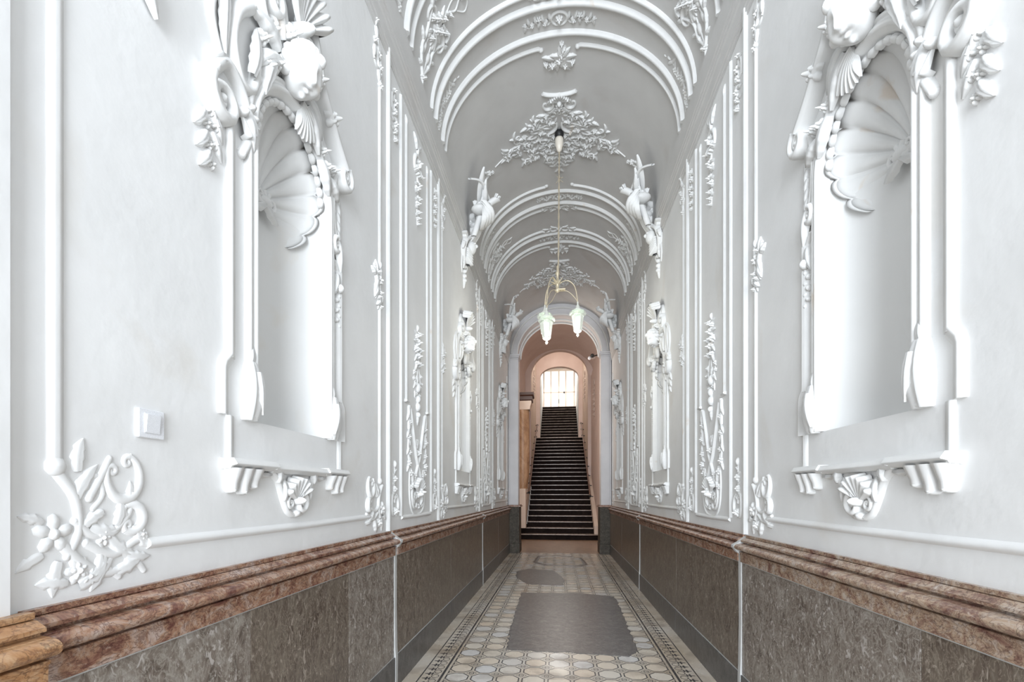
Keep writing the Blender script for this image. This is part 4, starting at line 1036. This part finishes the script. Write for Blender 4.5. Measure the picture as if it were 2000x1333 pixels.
# ------------------------------------------------------------------ arch at the end of the corridor
AX, AS, AB = 1.01, 4.90, .92
def arch_pts(ax, zs, b, n=28, z0=0): return [(-ax, z0), (-ax, zs)] + [(-ax*cos(pi*i/n), zs+b*sin(pi*i/n)) for i in range(1, n)] + [(ax, zs), (ax, z0)]
m = MB()
inn = arch_pts(AX, AS, AB); out = [(-1.30, 0), (-1.30, AS)] + [(-1.30*cos(pi*i/28), AS+1.25*sin(pi*i/28)) for i in range(1, 28)] + [(1.30, AS), (1.30, 0)]
for yy in (YE, YE+.5): m.grid([[(x, yy, z) for x, z in inn], [(x, yy, z) for x, z in out]], flat=True)
m.grid([[(x, YE, z) for x, z in inn], [(x, YE+.5, z) for x, z in inn]], flat=True)
M_ARCH = plaster('arch_band_lilac_grey', (.60, .59, .60), (.68, .67, .68), .12)
tag(m.build('wall_arch', M_ARCH), kind='structure')
def xsweep(Y, pts, r, mat, h=None):     # half round moulding standing out towards the camera from a wall facing it
    m = MB(); sweep(m, pts, halfround(r, h or r)); trim(m, mat, lambda u, v, w: (u, Y-w, v))
el = lambda a, zs, b, n=36: [(-a*cos(pi*i/n), zs+b*sin(pi*i/n)) for i in range(n+1)]
xsweep(YE, el(1.03, AS, .945), .018, M_WHITE); xsweep(YE, el(1.17, AS, 1.10), .020, M_WHITE, .05)
xsweep(YE+.5, el(.985, AS, .90), .022, M_WHITE, .02)
xsweep(YE+.28, el(.995, AS, .905), .016, M_WHITE, .016)
for s in (-1, 1):
    m = MB(); m.box(s*(AX-.012), s*1.235, YE-.045, YE+.02, 1.18, AS-.10); m.box(s*(AX-.03), s*1.235, YE-.075, YE+.3, AS-.10, AS-.065); m.box(s*(AX-.045), s*1.235, YE-.095, YE+.3, AS-.065, AS-.02)
    m.box(s*(AX-.02), s*1.235, YE-.065, YE+.1, AS-.145, AS-.115); m.box(s*1.205, s*1.237, YE-.09, YE-.03, 1.18, AS+.05)
    tag(m.build('arch_pilaster', M_ARCH, None, None, (s*1.12, YE, 1.18), bevel=.004), 'flat lilac-grey pilaster with small capital carrying the %s side of the arch' % SD[s], 'pilaster', 'pilasters of the arch')
    r = empty('pier_base', (s*1.12, YE, 0), 'mottled dark marble base block under the %s pilaster of the arch' % SD[s], 'pier base', 'marble bases of the arch')
    m = MB(); m.box(s*(AX-.04), s*1.245, YE-.11, YE+.5, .24, 1.13); m.build('block', M_PIER, r, bevel=.006)
    m = MB(); m.box(s*(AX-.05), s*1.245, YE-.12, YE+.5, 0, .24); m.build('plinth', M_PIER, r, bevel=.006)
    m = MB(); m.box(s*(AX-.075), s*1.245, YE-.15, YE+.5, 1.13, 1.155); m.box(s*(AX-.055), s*1.245, YE-.125, YE+.5, 1.155, 1.18); m.build('cap_moulding', M_RAIL, r, bevel=.008)

# ------------------------------------------------------------------ stair hall
HY0, HY1, HY2, HY3 = YE+.5, 19.2, 24.0, 30.2
Y0, TR, TG = 15.6, .18, .36
def wallbox(name, pts, mat): m = MB(); m.add(pts, [(0, 1, 2, 3)], True); return tag(m.build(name, mat), kind='structure')
for s, nm in ((-1, 'left'), (1, 'right')):
    x1 = 1.32 if s < 0 else 1.22
    wallbox('wall_hall_'+nm, [(s*x1, HY0, 0), (s*x1, HY1, 0), (s*x1, HY1, 6.0), (s*x1, HY0, 6.0)], M_PINK)
    wallbox('wall_stair_'+nm, [(s*1.12, HY1, 0), (s*1.12, HY2, 0), (s*1.12, HY2, 8.0), (s*1.12, HY1, 8.0)], M_CREAM)
    wallbox('wall_flight_'+nm, [(s*.96, HY2, 3.5), (s*.96, HY3, 3.5), (s*.96, HY3, 9.2), (s*.96, HY2, 9.2)], M_REC)
def barrel(name, ax, zs, b, y0, y1, mat):
    m = MB(); m.grid([[(-ax*cos(pi*i/32), yy, zs+b*sin(pi*i/32)) for i in range(33)] for yy in (y0, y1)]); tag(m.build(name, mat), kind='structure')
barrel('ceiling_hall', 1.34, 5.95, 1.12, HY0, HY1, M_PINK)
barrel('ceiling_stair', 1.14, 7.9, 1.1, HY1, HY2, M_PINK)
m = MB(); m.add([(-1, HY2, 9.1), (1, HY2, 9.1), (1, HY3, 9.1), (-1, HY3, 9.1)], [(0, 1, 2, 3)], True); tag(m.build('ceiling_flight', M_REC), kind='structure')
def archwall(name, Y, ax, zs, b, zlow, X, Z, mat, thick=.3):
    m = MB(); a = arch_pts(ax, zs, b, 24, zlow); o = []
    for x, z in a:
        if z <= zs: o.append((math.copysign(X, x), z))
        else: k = max(abs(x)/X, (z-zs)/(Z-zs)); o.append((x/k, zs+(z-zs)/k))
    n = len(a)
    m.grid([[(x, Y, z) for x, z in a], [(x, Y, z) for x, z in o]], flat=True)
    c = [(-X, Y, Z), (X, Y, Z)]
    for i in range(n-1):
        p, q = o[i], o[i+1]
        if abs(abs(p[0])-X) < 1e-6 and abs(q[1]-Z) < 1e-6 and abs(q[0]) < X-1e-6: m.add([(p[0], Y, p[1]), (-X, Y, Z), (q[0], Y, q[1])], [(0, 1, 2)], True)
        if abs(p[1]-Z) < 1e-6 and abs(abs(q[0])-X) < 1e-6 and abs(p[0]) < X-1e-6: m.add([(p[0], Y, p[1]), (X, Y, Z), (q[0], Y, q[1])], [(0, 1, 2)], True)
    m.grid([[(x, Y, z) for x, z in a], [(x, Y+thick, z) for x, z in a]], flat=True)
    tag(m.build(name, mat), kind='structure')
archwall('wall_stair_arch', HY1, 1.10, 6.05, .98, 0, 1.42, 9.2, M_PINK, .25)
archwall('wall_landing_arch', HY2, .93, 7.12, .52, 3.9, 1.2, 9.3, M_PINK, .3)
# staircase: two flights, every step a part
st = empty('staircase', (0, Y0, 0), 'long straight dark stone staircase rising beyond the arch to the bright door', 'staircase')
zs_ = []
def stepbox(k, y, z, x0, x1, g):
    m = MB(); m.box(x0, x1, y, y+g+.03, z-TR-.05, z-.028); b = m.build('step', M_STEP, st)
    m = MB(); m.box(x0-.0, x1+.0, y-.028, y+g+.002, z-.030, z); m.build('nosing', M_NOSE, b, bevel=.008)
for k in range(1, 24):
    x0, x1 = (-1.24, 1.20) if k < 3 else (-1.06, 1.12)
    if k > 2: x0 = -1.12 if k > 10 else -1.06
    stepbox(k, Y0+(k-1)*TG, k*TR, x0, x1, TG if k < 23 else 1.5)
for k in range(24, 37): stepbox(k, 25.02+(k-24)*.285, k*TR, -.95, .95, .285 if k < 36 else 1.7)
# left pier with dark slab, pedestal and dark base; sloping string wall with rail
r = empty('stone_pier', (-1.12, 15.75, 0), 'brown stone pier with dark slab on top, left of the foot of the stairs', 'pier')
m = MB(); m.box(-1.28, -1.06, 15.62, 16.0, .36, 1.62); m.build('pedestal', M_CREAM, r, bevel=.01)
m = MB(); m.box(-1.28, -1.02, 15.98, 16.3, .36, .46); m.build('foot', M_STEP, r, bevel=.01)
m = MB(); m.grid([[(-1.17+rr*cos(a), 15.9+rr*sin(a), z) for a in [2*pi*j/20 for j in range(20)]] for rr, z in ((.16, 1.62), (.16, 1.72), (.20, 2.0), (.22, 2.4), (.22, 3.6), (.20, 4.18))], closed=True); m.build('shaft', M_COLUMN, r)
m = MB(); m.grid([[(-1.15+rr*sx, 15.9+rr*sy, z) for sx, sy in ((-1, -1), (1, -1), (1, 1), (-1, 1))] for rr, z in ((.21, 4.15), (.225, 4.18), (.225, 4.22), (.24, 4.28), (.27, 4.36), (.27, 4.42))], closed=True, flat=True); m.build('capital', M_CREAM, r)
m = MB(); m.grid([[(-1.14+rr*sx, 15.9+rr*sy, z) for sx, sy in ((-1, -1), (1, -1), (1, 1), (-1, 1))] for rr, z in ((.26, 4.42), (.29, 4.45), (.29, 4.56), (.33, 4.60), (.33, 4.68), (.0, 4.68))], closed=True, flat=True); m.build('dark_slab', M_DARKWOOD, r)
# string walls beside the flight
for s in (-1, 1):
    m = MB(); xa, xb = (-1.32, -1.10) if s < 0 else (1.10, 1.22)
    ya, yb = 16.3 if s < 0 else 15.75, HY1
    za = lambda yy: (yy-Y0)/TG*TR
    h = .75 if s < 0 else .35
    vs = [(x, yy, z) for x in (xa, xb) for yy, z in ((ya, 0), (ya, za(ya)+h), (yb, za(yb)+h), (yb, 0))]
    m.add(vs, [(0,1,2,3),(4,7,6,5),(0,4,5,1),(1,5,6,2),(2,6,7,3)], True)
    tag(m.build('string_wall', M_CREAM, None, None, (xa, ya, 0)), 'low pale sloping wall along the %s edge of the lower stair flight' % SD[s], 'stair wall', 'sloping walls of the stairs')
def rail(side, x, k0, k1, label, h=.86):
    root = empty('handrail', (x, Y0+k0*TG, k0*TR), label, 'handrail', 'handrails of the stairs')
    a = (x, Y0+k0*TG, k0*TR+h); b = (x, Y0+k1*TG, k1*TR+h)
    m = MB(); m.grid([[(p[0]+.028*cos(t), p[1], p[2]+.034*sin(t)) for t in [2*pi*j/10 for j in range(10)]] for p in (a, b)], closed=True); m.build('bar', M_HAND, root)
    n = int((k1-k0)/2)
    for i in range(n+1):
        t = i/n; p = [a[j]+(b[j]-a[j])*t for j in range(3)]
        m = MB(); m.box(p[0], p[0]+side*.10, p[1]-.02, p[1]+.02, p[2]-.05, p[2]-.02); ball(m, (p[0]-side*.006, p[1], p[2]-.02), .048, 8, 6); m.build('bracket', M_BLACK, root)
rail(1, 1.03, 3, 22, 'reddish wooden handrail with dark brackets on the right side of the stairs')
rail(-1, -1.04, 4, 22, 'dark handrail along the left side of the stairs behind the stone pier', .80)
# small reliefs on the stair hall walls
def h_hang(m):
    stem(m, [(0, .7), (.02, .4), (-.02, .1), (0, -.3), (0, -.7)], .03, .015, 20, 1.2)
    for i in range(12): leaf(m, 0, .7-.11*i, R(-90+(-1)**i*50), .2, .06, .07, (-1)**i*.5, 3)
    for i in range(6): rose(m, .03*(-1)**i, .6-.22*i, .07, .08)
    cscroll(m, 0, .85, .16, R(-20), R(200), .035, .35, 1.5)
for s, Yh, z, sc_, lb in ((1, 14.3, 4.2, .8, 'tall leafy relief hanging on the right stair hall wall under the security camera'), (1, 17.3, 4.6, .8, 'leafy relief farther along the right stair hall wall'), (-1, 13.5, 4.1, .8, 'leafy scroll relief on the left stair hall wall just behind the arch'),
                   (-1, 21.6, 6.2, .7, 'leafy relief on the left wall beside the upper steps'), (1, 21.6, 6.0, .8, 'leafy relief on the right wall beside the upper steps')):
    X = (1.32 if s < 0 else 1.22) if Yh < HY1 else 1.12
    m = MB(); h_hang(m); tag(m.build('hall_relief', M_HALLREL, None, (lambda u, v, w: (s*(X-w*sc_), Yh+u*sc_, z+v*sc_)), (s*X, Yh, z)), lb, 'wall relief', 'reliefs in the stair hall')
# security camera with junction box
r = empty('security_camera', (1.20, 13.75, 5.25), 'small white security camera on the right wall of the hall just past the arch', 'camera')
m = MB(); m.box(1.14, 1.219, 13.68, 13.82, 5.20, 5.30); m.build('junction_box', M_PLASTIC, r, bevel=.01)
m = MB(); m.grid([[(x, 13.75+.018*cos(a), z+.018*sin(a)) for a in [2*pi*j/8 for j in range(8)]] for x, z in ((1.16, 5.25), (1.02, 5.27), (.93, 5.24))], closed=True); m.build('arm', M_BLACK, r)
m = MB(); m.grid([[(.90+rr*cos(a)*.8-.20*t, 13.72-.25*t, 5.20+rr*sin(a)-.10*t) for a in [2*pi*j/12 for j in range(12)]] for rr, t in ((.001, -.3), (.045, -.3), (.045, .35), (.05, .35), (.05, .42), (.001, .42))], closed=True); m.build('housing', M_PLASTIC, r)
m = MB(); ball(m, (.90, 13.6, 5.22), .055, 10, 8); m.build('joint', M_BLACK, r)
# door and window wall at the head of the stairs
d = empty('door_1', (0, HY3, 36*TR)); tag(d, kind='structure')
zt = 36*TR
m = MB()
for x in (-.93, -.50, -.02, .40, .90): m.box(x-.03, x+.03, HY3-.05, HY3+.02, zt, 9.1)
m.box(-.96, .96, HY3-.05, HY3+.02, zt, zt+.25); m.box(-.96, .96, HY3-.06, HY3+.02, 8.95, 9.1); m.box(-.96, .96, HY3-.05, HY3+.02, zt+1.15, zt+1.2); m.build('door_frame', M_CREAM, d, bevel=.006)
m = MB(); m.box(-.95, .95, HY3-.012, HY3, zt, 9.1); m.build('pane', M_PANE, d)
m = MB(); ball(m, (.30, HY3-.12, zt+1.15), .05, 10, 8); m.box(.27, .33, HY3-.1, HY3-.04, zt+1.1, zt+1.2); m.build('door_knob', M_BLACK, d)
m = MB(); m.box(-.035, -.005, HY3-.07, HY3-.04, zt+.5, zt+.75); m.build('door_handle', M_BLACK, d)

# ------------------------------------------------------------------ hanging lamp with three glass lanterns
CY = 6.34; CZ = ZS+VB
ch = empty('hanging_lamp', (0, CY, CZ), 'long-corded hanging lamp with three lit glass lanterns in the middle of the corridor', 'lamp')
def rod(m, a, b, r, n=8, r2=None):
    ax = [b[i]-a[i] for i in range(3)]; l = sqrt(sum(x*x for x in ax)); ax = [x/l for x in ax]
    h = (1, 0, 0) if abs(ax[0]) < .8 else (0, 1, 0)
    p = (ax[1]*h[2]-ax[2]*h[1], ax[2]*h[0]-ax[0]*h[2], ax[0]*h[1]-ax[1]*h[0]); pl = sqrt(sum(x*x for x in p)); p = [x/pl for x in p]
    q = (ax[1]*p[2]-ax[2]*p[1], ax[2]*p[0]-ax[0]*p[2], ax[0]*p[1]-ax[1]*p[0])
    rows = [[tuple(c[i]+rr*(p[i]*cos(t)+q[i]*sin(t)) for i in range(3)) for t in [2*pi*j/n for j in range(n)]] for c, rr in ((a, r), (b, r2 if r2 is not None else r))]
    m.grid(rows, closed=True); 
    for x in rows: m.add(x, [tuple(range(n))])
def lathe(m, cx, cy, pts, n=16, flat=False):
    m.grid([[(cx+r*cos(2*pi*j/n), cy+r*sin(2*pi*j/n), z) for j in range(n)] for r, z in pts], closed=True, flat=flat)
m = MB(); lathe(m, 0, CY, [(0, CZ-.0), (.055, CZ-.02), (.06, CZ-.05), (.045, CZ-.10), (0, CZ-.11)]); m.build('hook_plate', M_BLACK, ch)
m = MB(); lathe(m, 0, CY, [(.0, CZ-.09), (.05, CZ-.10), (.054, CZ-.13), (.048, CZ-.20), (.03, CZ-.26), (.0, CZ-.28)]); m.build('ceiling_cup', M_CERAM, ch)
zb = 4.12; dxc = -.012
m = MB(); rng = random.Random(3)
pz = [CZ-.26-(CZ-.26-zb)*i/50 for i in range(51)]
for tw in (0, pi):
    for i in range(50):
        a = tw+i*.9; b = tw+(i+1)*.9; k = dxc*i/50; k2 = dxc*(i+1)/50
        rod(m, (k+.006*cos(a), CY+.006*sin(a), pz[i]), (k2+.006*cos(b), CY+.006*sin(b), pz[i+1]), .0065, 5)
for i in range(7):
    a = i*1.3; rod(m, (0, CY, CZ-.62), (.05*cos(a), CY+.05*sin(a), CZ-.60-.03*(i % 3)), .004, 5)
m.build('cord', M_WIRE, ch)
bx_, by_ = dxc-.01, CY
m = MB(); lathe(m, bx_, by_, [(0, zb+.26), (.014, zb+.24), (.012, zb+.18), (.03, zb+.15), (.012, zb+.12), (.018, zb+.06), (.05, zb+.04), (.022, zb+.01), (.02, zb-.05), (.04, zb-.07), (.0, zb-.10)]); m.build('stem_knob', M_GOLD, ch)
m = MB()
for i in range(8):
    a = i*pi/4; rod(m, (bx_+.02*cos(a), by_+.02*sin(a), zb+.02), (bx_+.09*cos(a), by_+.09*sin(a), zb+.05+.02*(i % 2)), .012, 6, .003)
m.box(bx_+.0, bx_+.10, by_-.03, by_+.03, zb-.07, zb-.055); m.build('leaf_collar', M_GOLD, ch)
LAN = [(-.19, CY+.24, 3.80), (.235, CY+.02, 3.74), (-.155, CY-.24, 3.58)]
for i, (lx, ly, lz) in enumerate(LAN):
    m = MB()
    P = curve([(bx_, by_, zb+.0), (bx_+(lx-bx_)*.45, by_+(ly-by_)*.45, zb+.06), (bx_+(lx-bx_)*.85, by_+(ly-by_)*.85, zb-.04+(lz-3.7)*.5), (lx, ly, lz+.16)], 12)
    for a, b in zip(P, P[1:]): rod(m, a, b, .007, 6)
    P = curve([(bx_, by_, zb-.06), (bx_+(lx-bx_)*.5, by_+(ly-by_)*.5, lz+.30), (lx*.9, ly, lz+.2), (lx, ly, lz+.13)], 9)
    for a, b in zip(P, P[1:]): rod(m, a, b, .004, 5)
    m.build('arm', M_GOLD, ch)
    # lantern : cap, collar of glass, glass body, ribs, finial
    m = MB(); lathe(m, lx, ly, [(0, lz+.17), (.012, lz+.16), (.008, lz+.13), (.022, lz+.11), (.03, lz+.08), (.06, lz+.055), (.055, lz+.04), (0, lz+.04)]); cap = m.build('lantern_cap', M_LAMPMET, ch)
    m = MB(); lathe(m, lx, ly, [(.055, lz+.045), (.10, lz+.035), (.105, lz+.01), (.10, lz-.012), (.075, lz-.02), (.055, lz-.01)], 8, True); m.build('glass_collar', M_LGLASS, cap)
    m = MB(); lathe(m, lx, ly, [(.074, lz-.01), (.072, lz-.05), (.058, lz-.15), (.046, lz-.205), (.030, lz-.222), (0, lz-.225)], 6, True); m.build('lantern_glass', M_LGLASS, ch)
    m = MB()
    for j in range(6):
        a = 2*pi*j/6; rod(m, (lx+.075*cos(a), ly+.075*sin(a), lz-.01), (lx+.048*cos(a), ly+.048*sin(a), lz-.205), .0035, 5)
    lathe(m, lx, ly, [(.050, lz-.198), (.054, lz-.205), (.046, lz-.218), (.03, lz-.23), (.012, lz-.236), (.012, lz-.25), (.018, lz-.262), (.010, lz-.275), (0, lz-.285)]); m.build('lantern_frame', M_LAMPMET, ch)
    m = MB(); ball(m, (lx, ly, lz-.06), .026, 10, 8, 1, 1, 1.5); m.build('bulb', M_BULB, ch)
    point('lantern_light', (lx, ly, lz-.30), 6.5, (1, .97, .86), .06)
M_x = bpy.data.materials.get('x'); bpy.data.materials.remove(M_x)
